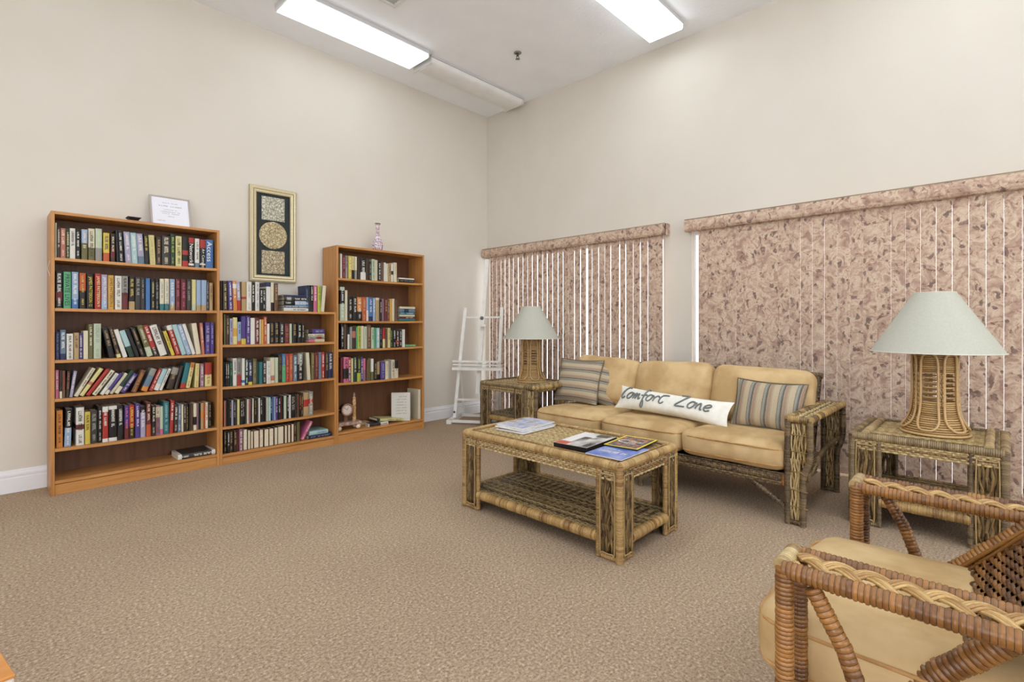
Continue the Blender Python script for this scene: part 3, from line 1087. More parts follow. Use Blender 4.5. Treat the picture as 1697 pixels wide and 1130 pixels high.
 (3, 1): """
-2095.0 17.75 224 162 0.0 M - - -
-2075.0 29.75 209 145 0.0 d - - k
-2042.0 23.75 213 149 0.0 G - - C
-2013.0 31.75 214 153 0.0 y - - W
-1979.0 27.75 214 151 0.0 Y K,0,.4 - T
-1949.0 22.75 214 157 0.0 M G,0,.4 - -
-1921.0 27.75 206 151 0.0 N - - -
-1891.0 53.75 206 150 0.0 K W,0,.35 - W
-1835.0 36.75 211 149 0.0 N - - -
-1795.0 19.75 180 124 0.0 K - - M
-1772.0 32.75 207 149 0.0 p - - w
-1737.0 35.75 203 143 0.0 M - - -
-1699.0 30.75 188 134 0.0 K - - W
-1666.0 26.75 188 135 0.0 B - - -
-1635.0 16.75 186 137 0.0 W - - -
-1616.0 20.75 177 129 0.0 M - - -
-1591.0 34.75 179 123 0.0 T - - C
-1552.0 27.75 182 134 0.0 W C,.4,.6 - -
-1522.0 34.75 195 141 0.0 M - - T""",
 (3, 2): """
-2091.0 45.75 311 217 0.0 p K,.5,.9 - W
-2043.0 23.75 282 204 0.0 M - - -
-2016.0 45.75 224 159 0.0 K - - M
-1968.0 40.75 226 161 0.0 K - - W
-1924.0 50.75 225 161 0.0 o K,0,.4 - W
-1871.0 42.75 227 156 0.0 O - - T
-1826.0 24.75 228 160 0.0 s W,0,.45 - -
-1799.0 44.75 229 162 0.0 b v,0,.2 - W
-1752.0 26.75 224 153 0.0 s - - W
-1723.0 36.75 227 164 0.0 T M,.9,1 - -
-1684.0 21.75 210 147 0.0 K - - W
-1660.0 25.75 219 155 0.0 m - - -
-1630.0 29.75 220 162 0.0 d - - T
-1598.0 24.75 218 160 0.0 B - - T
-1570.0 29.75 219 153 0.0 u - - -
-1538.0 28.75 223 157 0.0 M - - -
-1507.0 24.75 213 152 0.0 B - - C""",
 (3, 3): """
-2090.0 29.75 232 159 0.0 K - - W
-2058.0 12.75 233 170 0.0 B - - -
-2043.0 18.75 222 155 0.0 K - - -
-2021.0 22.75 137 100 0.0 W - - -
-1996.0 17.75 207 150 0.0 G - - -
-1976.0 39.75 209 149 0.0 N t,.5,.8 - -
-1934.0 14.75 206 140 0.0 e - - -
-1917.0 33.75 216 154 0.0 L - - w
-1881.0 29.75 216 157 0.0 M - - -
-1849.0 30.75 211 144 0.0 p - - G
-1816.0 40.75 226 163 0.0 B - - T
-1772.0 28.75 202 140 0.0 p - - g
-1741.0 17.75 200 141 0.0 e - - -
-1720.0 32.75 198 135 0.0 a - - W
-1685.0 35.75 205 146 0.0 K - - m
-1646.0 27.75 197 145 0.0 r Y,0,.45 - -
-1616.0 21.75 189 132 0.0 B - - -
-1591.0 30.75 197 135 0.0 Y - - B
-1557.0 23.75 183 134 0.0 g - - L
-1530.0 30.75 183 135 0.0 K - - W
-1497.0 32.75 179 127 0.0 K r,.2,.4 - W
-1462.0 32.75 177 130 0.0 K - - W
-1424.0 34.75 179 131 0.0 W - - -""",
 (3, 4): """
-2088.0 23.75 230 167 0.0 d - - -
-2061.0 47.75 234 171 0.0 k K,.15,.55 - N
-2011.0 27.75 231 159 0.0 m - r,.5,1 W
-1981.0 16.75 220 161 0.0 Y - - -
-1962.0 34.75 234 165 0.0 g - - M
-1924.0 35.75 232 162 0.0 K L,0,.35 - L
-1885.0 22.75 227 162 0.0 P - - W
-1860.0 28.75 214 157 0.0 k m,0,.5 - -
-1826.0 18.75 202 143 0.0 B - - -
-1805.0 22.75 216 148 0.0 w - - -
-1779.0 26.75 208 145 0.0 W w,0,.4 - -
-1749.0 32.75 179 125 0.0 K - - T
-1711.0 32.75 175 126 0.0 T K,0,.3 - -
-1673.0 47.75 173 128 0.0 P - - l
-1622.0 36.75 176 125 0.0 M - - T
-1582.0 27.75 174 121 0.0 G - - -
-1551.0 38.75 185 134 0.0 M - - K
-1507.0 41.75 177 122 0.0 M - K,.55,1 K""",
}

GLYPH = {}


def glyph_mesh(variant, colkey):
    """a line of small letter-like strokes, unit long (-z) and unit tall (x)"""
    key = (variant, colkey)
    if key in GLYPH: return GLYPH[key]
    rg = random.Random(variant * 7 + 3)
    mb = MB()
    c = lin(PAL[colkey][1])
    n = 9 + variant % 4
    words = rg.randint(4, n - 3)
    for i in range(n):
        if i == words: continue
        z0 = -(i + .08) / n; z1 = -(i + .86) / n
        w = (z0 - z1)
        st = w * .3

        def q(xa, xb, za, zb):
            mb.add([(xa, 0, za), (xb, 0, za), (xb, 0, zb), (xa, 0, zb)], [(0, 3, 2, 1)], c)
        q(0, 1, z0, z0 - st)
        kind = rg.randint(0, 3)
        if kind in (0, 2): q(0, 1, z1 + st, z1)
        if kind in (0, 1): q(.78, 1, z0, z1)
        if kind in (1, 2): q(.4, .6, z0, z1)
        if kind in (1, 3): q(0, .2, z0, z1)
    me_o = mb.build('lettering', COVER, local=True)
    me = me_o.data
    bpy.data.objects.remove(me_o)
    GLYPH[key] = me
    return me


def text_mesh(txt, colkey):
    cu = bpy.data.curves.new('t', 'FONT'); cu.body = txt; cu.resolution_u = 2
    o = bpy.data.objects.new('t', cu); COL.objects.link(o)
    me = bpy.data.meshes.new_from_object(o.evaluated_get(bpy.context.evaluated_depsgraph_get()))
    bpy.data.objects.remove(o)
    vs = [v.co for v in me.vertices]
    x0 = min(v.x for v in vs); x1 = max(v.x for v in vs); y0 = min(v.y for v in vs); y1 = max(v.y for v in vs)
    at = me.color_attributes.new('col', 'FLOAT_COLOR', 'CORNER')
    c = lin(PAL[colkey][1])
    at.data.foreach_set('color', (*c, 1.0) * len(me.loops))
    return me, x0, x1, y0, y1


def bands(H, col, b, u):
    segs = [(0, 1, col)]
    for spec in (b, u):
        if spec in ('-', '', None): continue
        k, a, z = spec.split(','); a = float(a); z = float(z)
        new = []
        for (p, q, cc) in segs:
            if q <= a or p >= z: new.append((p, q, cc)); continue
            if p < a: new.append((p, a, cc))
            new.append((max(p, a), min(q, z), k))
            if q > z: new.append((z, q, cc))
        segs = new
    return segs


def cover_geo(mb, th, H, d, segs):
    """two boards and a slightly rounded spine, with the printed bands of the jacket"""
    bt = min(.0028, th * .16)
    bul = min(.005, th * .14)
    prof = [(0, bul), (th * .06, bul * .45), (th * .3, 0), (th * .7, 0), (th * .94, bul * .45), (th, bul)]
    zs = [s[0] * H for s in segs] + [H]
    v = []
    for z in zs:
        for (x, y) in prof: v.append((x, y, z))
        v.append((th, d, z)); v.append((th - bt, d, z)); v.append((th - bt, bul + bt, z)); v.append((bt, bul + bt, z)); v.append((bt, d, z)); v.append((0, d, z))
    n = 12
    f = []; c = []
    for i, s in enumerate(segs):
        cc = scl(lin(PAL[s[2]][1]), .82)
        for k in range(n):
            k2 = (k + 1) % n
            f.append((i * n + k, i * n + k2, (i + 1) * n + k2, (i + 1) * n + k)); c.append(cc)
    top = len(segs) * n
    for base, rev in ((0, True), (top, False)):
        cc = c[0] if rev else c[-1]
        for q in ((0, 1, 2, 3, 4, 5, 8, 9), (5, 6, 7, 8), (0, 9, 10, 11)):
            q = tuple(base + a for a in q)
            f.append(q[::-1] if rev else q); c.append(cc)
    mb.add(v, f, c)
    return bt, bul


def make_book(th, H, d, col, b='-', u='-', tcol='-', text=None, seed=0, lettering=True):
    mb = MB()
    bt, bul = cover_geo(mb, th, H, d, bands(H, col, b, u))
    o = mb.build('book', COVER, local=True)
    MB().box(bt, th - bt, bul + bt, d - .004, .003, H - .003).build('page_block', PAGE, o, local=True)
    if tcol != '-' and lettering:
        if text:
            me, x0, x1, y0, y1 = text_mesh(text, tcol)
            me.materials.append(COVER)
            g = bpy.data.objects.new('lettering', me); link(g, o)
            hgt = th * .62; L = min(H * .86, (x1 - x0) / (y1 - y0) * hgt * 1.15)
            top = .93
            if u not in ('-', '') and float(u.split(',')[2]) > .99: top = float(u.split(',')[1]) - .03
            sx = L / (x1 - x0); sy = hgt / (y1 - y0)
            # text x runs down the spine, text y points to +x
            g.matrix_local = Matrix(((0, sy, 0, th * .19 - y0 * sy), (0, 0, -1, -.0008), (-sx, 0, 0, H * top + x0 * sx), (0, 0, 0, 1)))
        else:
            me = glyph_mesh(seed % 9, tcol)
            rg = random.Random(seed)
            g = bpy.data.objects.new('lettering', me); link(g, o)
            L = H * rg.uniform(.45, .62); hgt = th * rg.uniform(.32, .5)
            g.location = ((th - hgt) / 2, -.0008, H * rg.uniform(.88, .95)); g.scale = (hgt, 1, L)
            if rg.random() < .6:
                me = glyph_mesh((seed + 4) % 9, tcol)
                g2 = bpy.data.objects.new('lettering', me); link(g2, o)
                L2 = H * rg.uniform(.16, .24); h2 = th * rg.uniform(.25, .4)
                g2.location = ((th - h2) / 2, -.0008, H * .28); g2.scale = (h2, 1, L2)
    return o


ORD = ['zeroth', 'first', 'second', 'third', 'fourth', 'fifth', 'sixth', 'seventh', 'eighth', 'ninth', 'tenth', 'eleventh', 'twelfth', 'thirteenth', 'fourteenth', 'fifteenth', 'sixteenth', 'seventeenth', 'eighteenth', 'nineteenth', 'twentieth'] + \
      ['twenty-' + s for s in ('first', 'second', 'third', 'fourth', 'fifth', 'sixth', 'seventh', 'eighth', 'ninth')] + ['thirtieth'] + ['thirty-' + s for s in ('first', 'second', 'third', 'fourth', 'fifth', 'sixth', 'seventh', 'eighth', 'ninth')] + ['fortieth', 'forty-first', 'forty-second']
CASE = {1: 'left bookcase', 2: 'low bookcase', 3: 'right bookcase'}
SHELF = {0: 'top', 1: 'top shelf', 2: 'second shelf', 3: 'third shelf', 4: 'fourth shelf', 5: 'fifth shelf', 6: 'bottom shelf'}


def shelf_name(case, sh):
    if sh == 0: return 'top of low bookcase'
    n = SHELF[sh] if sh < len(SH[case]) else 'bottom shelf'
    return '%s, %s' % (n, CASE[case])


XS = {1: (-4.067, -3.1), 2: (-3.0985, -2.1455), 3: (-2.144, -1.172)}


def board_z(case, sh, xa, xb):
    """top of the sagging board under the span xa..xb"""
    z = shelf_z(case, sh)
    if sh == 0 or sh == len(SH[case]): return z + .0006
    x0, x1 = XS[case]
    def s(x):
        u = min(1, max(0, (x - x0 - TH) / (x1 - x0 - 2 * TH))); return -.004 * 4 * u * (1 - u)
    return z + max(s(xa), s(xb)) + .0006


def shelf_z(case, sh):
    return 1.197 if sh == 0 else SH[case][sh - 1]


parsed = []
for (case, sh), txt in BOOK_ROWS.items():
    for i, ln in enumerate(txt.strip().split('\n')):
        w = ln.split(' ', 9)
        parsed.append((case, sh, i + 1, float(w[0]) / 1000, float(w[1]) / 1000, float(w[2]) / 1000, float(w[3]) / 1000, float(w[4]), w[5], w[6], w[7], w[8], w[9] if len(w) > 9 else None))
LYING = 24
area = sorted((p[4] * p[5] for p in parsed), reverse=True)
cut = area[300 - LYING - 1]
rest = MB()
YS = -.268
nb = 0
for (case, sh, idx, x, th, H, d, lean, col, b, u, tc, text) in parsed:
    z = board_z(case, sh, x - th if lean > 0 else x, x if lean > 0 else x + th)
    a = math.radians(lean)
    y = YS + random.uniform(-.004, .012)
    flip = col == 'pages'
    cc = random.choice('KNCdB') if flip else col
    if lean > 0: loc = Vector((x - th * math.cos(a), y, z + th * math.sin(a)))
    else: loc = Vector((x, y, z))
    R = Matrix.Rotation(a, 4, 'Y')
    M = Matrix.Translation(loc) @ R
    if flip:
        M = Matrix.Translation(loc) @ R @ Matrix.Translation((th, d, 0)) @ Matrix.Rotation(PI, 4, 'Z')
    if th * H >= cut:
        nb += 1
        o = make_book(th, H, d, cc, b, u, tc, text, seed=nb)
        o.matrix_world = M
        WL[o.name] = loc
        nm = PAL[cc][0]
        if flip: desc = 'book shelved backwards with its page edges out'
        else:
            desc = '%s book' % nm
            if abs(lean) > 8: desc = 'leaning ' + desc
            elif tc != '-': desc += ' with %s lettering' % PAL[tc][0]
            elif b != '-': desc += ' with %s band' % PAL[b.split(',')[0]][0]
            if H < .165: desc = 'short ' + desc
        props(o, '%s, %s from left, %s' % (desc, ORD[idx], shelf_name(case, sh)), 'book', 'books standing on the bookcases')
    else:
        t2 = MB()
        bt, bul = cover_geo(t2, th, H, d, bands(H, cc, b, u))
        t2.box(bt, th - bt, bul + bt, d - .004, .003, H - .003, lin('ddd3b4'))
        if tc != '-':
            me = glyph_mesh(idx % 9, tc)
            hgt = th * .45; L = H * .6
            vs = [(v.co.x * hgt + th * .27, -.0008, v.co.z * L + H * .92) for v in me.vertices]
            t2.add(vs, [tuple(p.vertices) for p in me.polygons], lin(PAL[tc][1]))
        rest.add([tuple(M @ Vector(p)) for p in t2.v], t2.f, t2.c)
o = rest.build('thin_paperbacks', COVER, org=(-2.6, -.2, .3))
props(o, 'the thinnest paperbacks packed between the larger books on the shelves', 'books', kind='stuff')

LYN = 0


def lying(x0, x1, z, th, d, col, label, b='-', u='-', tc='-', y=YS, rz=0.0, tilt=0.0, group='books lying flat'):
    """book on its side, spine to the room"""
    global LYN
    LYN += 1
    o = make_book(th, x1 - x0, d, col, b, u, tc, None, seed=LYN + 40)
    o.matrix_world = Matrix.Translation((x0, y, z)) @ Matrix.Rotation(rz, 4, 'Z') @ Matrix.Rotation(tilt, 4, 'Y') @ Matrix.Translation((0, 0, th)) @ Matrix.Rotation(PI / 2, 4, 'Y')
    props(o, label, 'book', group)
    return o


def stack(x0, x1, z, items, where, depth=.17):
    for k, (th, col, b, u, tc, dx0, dx1) in enumerate(items):
        n = len(items)
        pos = 'bottom' if k == 0 else ('topmost' if k == n - 1 else ORD[k + 1] + ' from bottom')
        lying(x0 + dx0, x1 + dx1, z + .0006, th, depth - .004 * k, col, '%s book lying %s in stack %s' % (PAL[col][0], pos, where), b, u, tc, y=YS + random.uniform(-.006, .006), rz=random.uniform(-.005, .005))
        z += th + .0008


stack(-2.604, -2.394, 1.198, [(.030, 'W', '-', '-', 'K', 0, 0), (.020, 'S', '-', '-', 'W', .002, .0), (.040, 'K', 's,.45,1', '-', 'W', .002, 0), (.030, 'C', 'G,.1,.3', '-', 'W', .003, -.004), (.016, 'v', '-', '-', '-', .002, -.012)], 'on top of low bookcase')
stack(-2.392, -2.246, .930, [(.026, 'M', 'k,0,.4', '-', 'T', 0, 0), (.022, 'G', 'r,.5,.8', '-', 'N', .002, 0), (.024, 'M', '-', '-', 'N', 0, 0), (.040, 'P', 'K,0,.2', '-', 'l', .002, 0)], 'on low bookcase\'s top shelf', .13)
stack(-2.36, -2.19, .080, [(.030, 'v', '-', '-', 'G', -.03, .012), (.034, 'a', '-', '-', 'S', -.02, -.02)], 'on low bookcase\'s bottom shelf', .2)
stack(-1.467, -1.282, 1.51, [(.030, 'K', '-', '-', 'G', 0, 0), (.014, 'W', '-', '-', '-', 0, -.004)], 'on right bookcase\'s top shelf', .14)
stack(-1.462, -1.275, 1.12, [(.022, 'q', '-', '-', '-', 0, 0), (.020, 'd', '-', '-', 'M', .003, -.004), (.020, 'M', '-', '-', '-', .004, 0), (.022, 'q', '-', '-', 'W', .002, 0), (.034, 'S', 'v,.3,.6', '-', '-', 0, 0), (.022, 'M', '-', '-', '-', 0, .002)], 'on right bookcase\'s second shelf', .14)
lying(-1.385, -1.262, .8575, .020, .15, 'e', 'thin green book lying flat on the third shelf of the right bookcase', tc='Y')
lying(-3.372, -3.125, .0925, .036, .2, 'W', 'thick white-spined book lying alone on the bottom shelf of the left bookcase', 'C,.1,.9', tc='W', y=-.275)
# fallen and turned books beside the mantel clock
lying(-1.858, -1.728, .1005, .030, .10, 'T', 'small tan book fallen beside the mantel clock', y=-.145, rz=-.10)
lying(-1.800, -1.590, .1005, .028, .10, 'W', 'white and grey book lying flat right of the mantel clock', 'C,.05,.6', tc='K', y=-.252, rz=-.10)
lying(-1.700, -1.404, .1425, .024, .17, 'Y', 'dark green book with pale spine, tipped over the fallen white one', 'g,0,.1', tc='w', y=-.245, rz=-.04, tilt=.118)


def turned(x, y, rz, th, H, d, col, label, lines):
    o = make_book(th, H, d, col, seed=77)
    o.matrix_world = Matrix.Translation((x, y, .1005)) @ Matrix.Rotation(rz, 4, 'Z')
    props(o, label, 'book')
    if lines:
        for k in range(7):
            me = glyph_mesh(k, 'G')
            g = bpy.data.objects.new('lettering', me); link(g, o)
            # on the front board (x = 0 side), lines run along y
            L = d * (.55 if k else .4); h = .010
            g.matrix_local = Matrix(((0, 1, 0, -.0006), (0, 0, L, d * .2 + L), (h, 0, 0, H * (.85 - .1 * k)), (0, 0, 0, 1)))
    return o


turned(-1.330, -.268, math.radians(52), .034, .285, .19, 'W', 'tall white book turned to show its printed cover, bottom shelf right bookcase', True)
turned(-1.228, -.266, 0.0, .030, .305, .2, 'M', 'tall cream book against the side, bottom shelf of the right bookcase', False)

# ------------------------------------------------------------------ things on and above the bookcases
def framed_panel(t, x0, x1, z0, z1, w, yb, yf, prof_cols, mat):
    """four mitred mouldings; profile steps across the width"""
    # profile: (distance inwards from the outer edge, y)
    prof = [(0, yb), (0, yf + .006), (.25 * w, yf), (.45 * w, yf + .004), (.62 * w, yf + .002), (.85 * w, yf + .008), (w, yf + .012), (w, yb)]
    n = len(prof)
    def ring(d): return [(x0 + d, z0 + d), (x1 - d, z0 + d), (x1 - d, z1 - d), (x0 + d, z1 - d)]
    for s in range(4):
        v = []
        for e in (s, (s + 1) % 4):
            for d, y in prof:
                p = ring(d)[e]; v.append((p[0], y, p[1]))
        f = [(i, i + 1, n + i + 1, n + i) for i in range(n - 1)]
        MB().add(v, f, [prof_cols[i] for i in range(n - 1)]).build('frame_moulding', mat, t)


px0, px1, pz0, pz1 = -2.792, -2.394, 1.459, 2.283
t = thing('wall_picture', 'tall gilt frame with three carved plaques on dark mat above low bookcase', 'picture', ((px0 + px1) / 2, 0, pz0))
gc = [lin('a89a78'), lin('c2b48c'), lin('dcd2b0'), lin('9a8a60'), lin('dcd2ae'), lin('b8a678'), lin('86765a')]
framed_panel(t, px0, px1, pz0, pz1, .056, -.002, -.034, gc, attr_mat('gilt_moulding', .38, .5, .1, 60))
MB().box(px0 + .05, px1 - .05, -.012, -.004, pz0 + .05, pz1 - .05).build('mat_board', noise_mat('slate_mat_board', lin((46, 52, 52)), lin((54, 60, 60)), 60, .9), t)


def plaque(zc, w, h, mat, label):
    g = MB(); n = 22; v = []; f = []
    for i in range(n + 1):
        for j in range(n + 1):
            u = i / n * 2 - 1; q = j / n * 2 - 1
            r = math.hypot(u, q); a = math.atan2(q, u)
            edge = 1 if max(abs(u), abs(q)) > .9 else 0
            e = .003 + (.003 if edge else .004 * max(0, math.cos(6 * a + 3 * r)) * math.exp(-1.2 * r) * 1.4 + .0015 * math.sin(9 * u) * math.cos(8 * q))
            if i in (0, n) or j in (0, n): e = 0
            v.append(((px0 + px1) / 2 + u * w / 2, -.0135 - e, zc + q * h / 2))
    for i in range(n):
        for j in range(n):
            f.append((i * (n + 1) + j, (i + 1) * (n + 1) + j, (i + 1) * (n + 1) + j + 1, i * (n + 1) + j + 1))
    g.add(v, f, smooth=True)
    g.box((px0 + px1) / 2 - w / 2, (px0 + px1) / 2 + w / 2, -.0134, -.012, zc - h / 2, zc + h / 2)
    o = g.build('plaque', mat, t); o['label'] = label


def medallion(zc, r, mat):
    g = MB(); nr, na = 14, 48; v = []; f = []
    for i in range(nr + 1):
        rr = i / nr
        for k in range(na):
            a = 2 * PI * k / na
            e = .004 + (.003 if rr > .9 else .003 * math.sin(7 * a + 9 * rr) * math.sin(PI * rr) + .002 * math.cos(5 * rr * math.cos(a) * 3))
            if i == nr: e = 0
            v.append(((px0 + px1) / 2 + r * rr * math.cos(a), -.0125 - e, zc + r * rr * math.sin(a)))
    for i in range(nr):
        for k in range(na):
            f.append((i * na + k, (i + 1) * na + k, (i + 1) * na + (k + 1) % na, i * na + (k + 1) % na))
    g.add(v, f, smooth=True)
    o = g.build('medallion', mat, t); o['label'] = 'round golden carved medallion'


plaque(2.100, .196, .205, RELIEF_A, 'square pale carved plaque at the top')
medallion(1.868, .119, RELIEF_B)
plaque(1.632, .196, .200, RELIEF_C, 'square brownish carved plaque at the bottom')

# certificate leaning against the wall
ce = thing('certificate_frame', 'thin silver frame with a white certificate leaning above left bookcase', 'picture frame', (-3.372, -.105, 1.8125), (math.radians(-17), 0, 0))
w, h = .262, .262
t = ce
for a in ((-w / 2, -w / 2 + .012, 0, h), (w / 2 - .012, w / 2, 0, h), (-w / 2 + .012, w / 2 - .012, 0, .012), (-w / 2 + .012, w / 2 - .012, h - .012, h)):
    MB().bbox(a[0], a[1], -.008, .008, a[2], a[3], .003, lin((176, 166, 156))).build('frame_bar', METAL, t, local=True)
pp = MB().box(-w / 2 + .012, w / 2 - .012, -.002, .006, .012, h - .012, lin((232, 233, 240))).build('certificate', PAPER, t, local=True)
for k, (zz, wd, hh) in enumerate(((.205, .10, .005), (.178, .15, .008), (.150, .09, .005), (.132, .13, .005), (.118, .11, .005), (.095, .04, .006), (.055, .05, .007))):
    g = bpy.data.objects.new('print_line', glyph_mesh(k % 9, 'G')); link(g, pp)
    xx = -wd / 2 if k < 6 else -.09
    g.matrix_local = Matrix(((0, 0, -wd, xx), (0, 1, 0, -.0026), (hh, 0, 0, zz), (0, 0, 0, 1)))

# small black dish
t = thing('black_dish', 'small black dish on top of the left bookcase', 'dish', (-3.632, -.24, 1.8125))
m = MB(); k = lin((26, 24, 24))
m.add([(-3.655, -.27, 1.8125), (-3.610, -.27, 1.8125), (-3.610, -.21, 1.8125), (-3.655, -.21, 1.8125), (-3.668, -.28, 1.834), (-3.597, -.28, 1.834), (-3.597, -.20, 1.834), (-3.668, -.20, 1.834), (-3.664, -.276, 1.834), (-3.601, -.276, 1.834), (-3.601, -.204, 1.834), (-3.664, -.204, 1.834), (-3.652, -.266, 1.816), (-3.613, -.266, 1.816), (-3.613, -.214, 1.816), (-3.652, -.214, 1.816)],
      [(3, 2, 1, 0), (0, 1, 5, 4), (1, 2, 6, 5), (2, 3, 7, 6), (3, 0, 4, 7), (4, 5, 9, 8), (5, 6, 10, 9), (6, 7, 11, 10), (7, 4, 8, 11), (8, 9, 13, 12), (9, 10, 14, 13), (10, 11, 15, 14), (11, 8, 12, 15), (12, 13, 14, 15)], k)
m.build('bowl', PLASTIC, t)
MB().bbox(-3.672, -3.593, -.284, -.196, 1.834, 1.8375, .001, k).build('rim', PLASTIC, t)

# curled paper tag on the bookcase's side
tg = MB(); v = []; f = []
for i in range(9):
    u = i / 8
    x = -4.0685 - .012 * math.sin(PI * u) ** 2 - .001
    for (yy, dx) in ((-.286, 0), (-.255, 0), (-.255, -.0006), (-.286, -.0006)):
        v.append((x + dx, yy, 1.497 - .10 * u))
for i in range(8):
    for q in range(4): f.append((i * 4 + q, i * 4 + (q + 1) % 4, i * 4 + 4 + (q + 1) % 4, i * 4 + 4 + q))
tg.add(v, f, lin((226, 224, 216)), smooth=True)
props(tg.build('paper_tag', PAPER, org=(-4.07, -.27, 1.40)), 'curled white paper tag stuck to the left bookcase\'s outer side', 'tag')


def vase_mat():
    m, nt, b = new_mat('painted_porcelain', .25, .5)
    mp = coords(nt, (1, 1, 1), 'Object')
    w = nd(nt, 'ShaderNodeTexWave', wave_type='BANDS', bands_direction='Z', Scale=9.0, Distortion=9.0, Detail=2.0); w.inputs['Detail Scale'].default_value = 3.0
    n = nd(nt, 'ShaderNodeTexNoise', Scale=70.0, Detail=2.0)
    nt.links.new(mp.outputs[0], w.inputs['Vector']); nt.links.new(mp.outputs[0], n.inputs['Vector'])
    r1 = ramp(nt, [(0, lin((216, 214, 222))), (.5, lin((228, 226, 228))), (.7, lin((150, 146, 190))), (.9, lin((206, 160, 150)))])
    r2 = ramp(nt, [(.40, (.32, .24, .24)), (.50, (1, 1, 1))])
    nt.links.new(w.outputs['Fac'], r1.inputs['Fac']); nt.links.new(n.outputs['Fac'], r2.inputs['Fac'])
    mx = nd(nt, 'ShaderNodeMix', data_type='RGBA', blend_type='MULTIPLY'); mx.inputs[0].default_value = .75
    nt.links.new(r1.outputs['Color'], mx.inputs[6]); nt.links.new(r2.outputs['Color'], mx.inputs[7]); nt.links.new(mx.outputs[2], b.inputs['Base Color'])
    return m


z0 = 1.8065
prof = smooth_path([(.030, 0, 0), (.046, 0, .018), (.053, 0, .05), (.047, 0, .09), (.030, 0, .13), (.019, 0, .17), (.016, 0, .21), (.019, 0, .255), (.026, 0, .275)], 4)
pr = [(0, z0)] + [(p.x, z0 + p.z) for p in prof] + [(p.x - .003, z0 + p.z) for p in prof[::-1][:14]] + [(0, z0 + .17)]
t = thing('vase', 'slender patterned porcelain vase on top of the right bookcase', 'vase', (-1.655, -.18, z0))
b_ = MB().lathe(pr, 28, c=(-1.655, -.18)).build('body', vase_mat(), t)
MB().lathe([(.024, z0 + .274), (.027, z0 + .278), (.0275, z0 + .274), (.026, z0 + .270)], 24, lin((120, 104, 110)), (-1.655, -.18), closed=True).build('lip', PLASTIC, t)

# mantel clock on the bottom shelf
zc = .1005
cx, cy = -2.018, -.205
t = thing('mantel_clock', 'pink marble mantel clock with twisted columns on the bottom shelf', 'clock', (cx, cy, zc))
MARB = noise_mat('pink_marble', lin((128, 92, 80)), lin((196, 168, 150)), 45, .3, .5, detail=6)
TWM = noise_mat('amber_onyx', lin((170, 120, 66)), lin((214, 178, 130)), 40, .25, .5, stretch=(1, 1, 1))
IV = noise_mat('ivory_onyx', lin((206, 184, 156)), lin((226, 210, 186)), 30, .25, .5)
MB().bbox(cx - .098, cx + .150, cy - .05, cy + .05, zc + .045, zc + .075, .004).build('base', MARB, t)
for x in (cx - .072, cx + .12):
    for y in (cy - .03, cy + .03):
        MB().lathe([(.0005, zc), (.013, zc + .003), (.022, zc + .013), (.0245, zc + .023), (.022, zc + .034), (.013, zc + .044), (.0005, zc + .046)], 16, c=(x, y)).build('ball_foot', IV, t)
for x in (cx - .085, cx + .095):
    mb = MB(); v = []; f = []; n = 16; m_ = 26
    for i in range(m_ + 1):
        zz = zc + .075 + .215 * i / m_
        for k in range(n):
            a = 2 * PI * k / n
            r = .0155 + .0028 * math.cos(4 * (a - i * .28))
            v.append((x + r * math.cos(a), cy + r * math.sin(a), zz))
    for i in range(m_):
        for k in range(n): f.append((i * n + k, i * n + (k + 1) % n, i * n + n + (k + 1) % n, i * n + n + k))
    mb.add(v, f, smooth=True)
    col_ = mb.build('column', TWM, t)
    MB().lathe([(.0145, zc + .29), (.012, zc + .297), (.006, zc + .303), (.009, zc + .312), (.010, zc + .320), (.006, zc + .332), (.0005, zc + .345)], 14, c=(x, cy)).build('finial', MARB, col_)
dz = zc + .19
dr = MB()
n = 32
v = []
for y, r in ((cy + .028, .05), (cy - .028, .05), (cy - .032, .058), (cy - .040, .058), (cy - .040, .046), (cy - .034, .044)):
    for k in range(n): v.append((cx + .005 + r * math.cos(2 * PI * k / n), y, dz + r * math.sin(2 * PI * k / n)))
f = [(i * n + k, i * n + (k + 1) % n, (i + 1) * n + (k + 1) % n, (i + 1) * n + k) for i in range(5) for k in range(n)]
cd_ = [lin((52, 36, 28))] * (2 * n) + [lin((150, 112, 92))] * (3 * n)
dr.add(v, f, cd_, smooth=True); dr.add([v[k] for k in range(n)], [tuple(range(n))], lin((52, 36, 28)))
drum = dr.build('drum', PLASTIC, t)
di = MB(); di.add([(cx + .005 + .045 * math.cos(2 * PI * k / n), cy - .0345, dz + .045 * math.sin(2 * PI * k / n)) for k in range(n)], [tuple(range(n))[::-1]], lin((214, 200, 186)))
for k in range(12):
    a = k * PI / 6
    di.tube([(cx + .005 + .034 * math.cos(a), cy - .036, dz + .034 * math.sin(a)), (cx + .005 + .041 * math.cos(a), cy - .036, dz + .041 * math.sin(a))], .0014, 4, lin((60, 44, 40)))
dial = di.build('dial', PLASTIC, drum)
# only three levels: hands belong to the drum too
for (a, L) in ((1.1, .028), (2.5, .036)):
    MB().tube([(cx + .005, cy - .0375, dz), (cx + .005 + L * math.cos(a), cy - .0375, dz + L * math.sin(a))], .0016, 4, lin((40, 34, 34))).build('hand', PLASTIC, drum)
MB().box(cx - .012, cx + .022, cy - .012, cy + .012, zc + .074, dz - .046, lin((120, 86, 70))).build('dial_support', PLASTIC, t)
MB().tube([(cx - .072, cy, dz), (cx - .045, cy, dz)], .005, 8, lin((160, 124, 70))).tube([(cx + .055, cy, dz), (cx + .082, cy, dz)], .005, 8, lin((160, 124, 70))).build('cross_rod', PLASTIC, t)

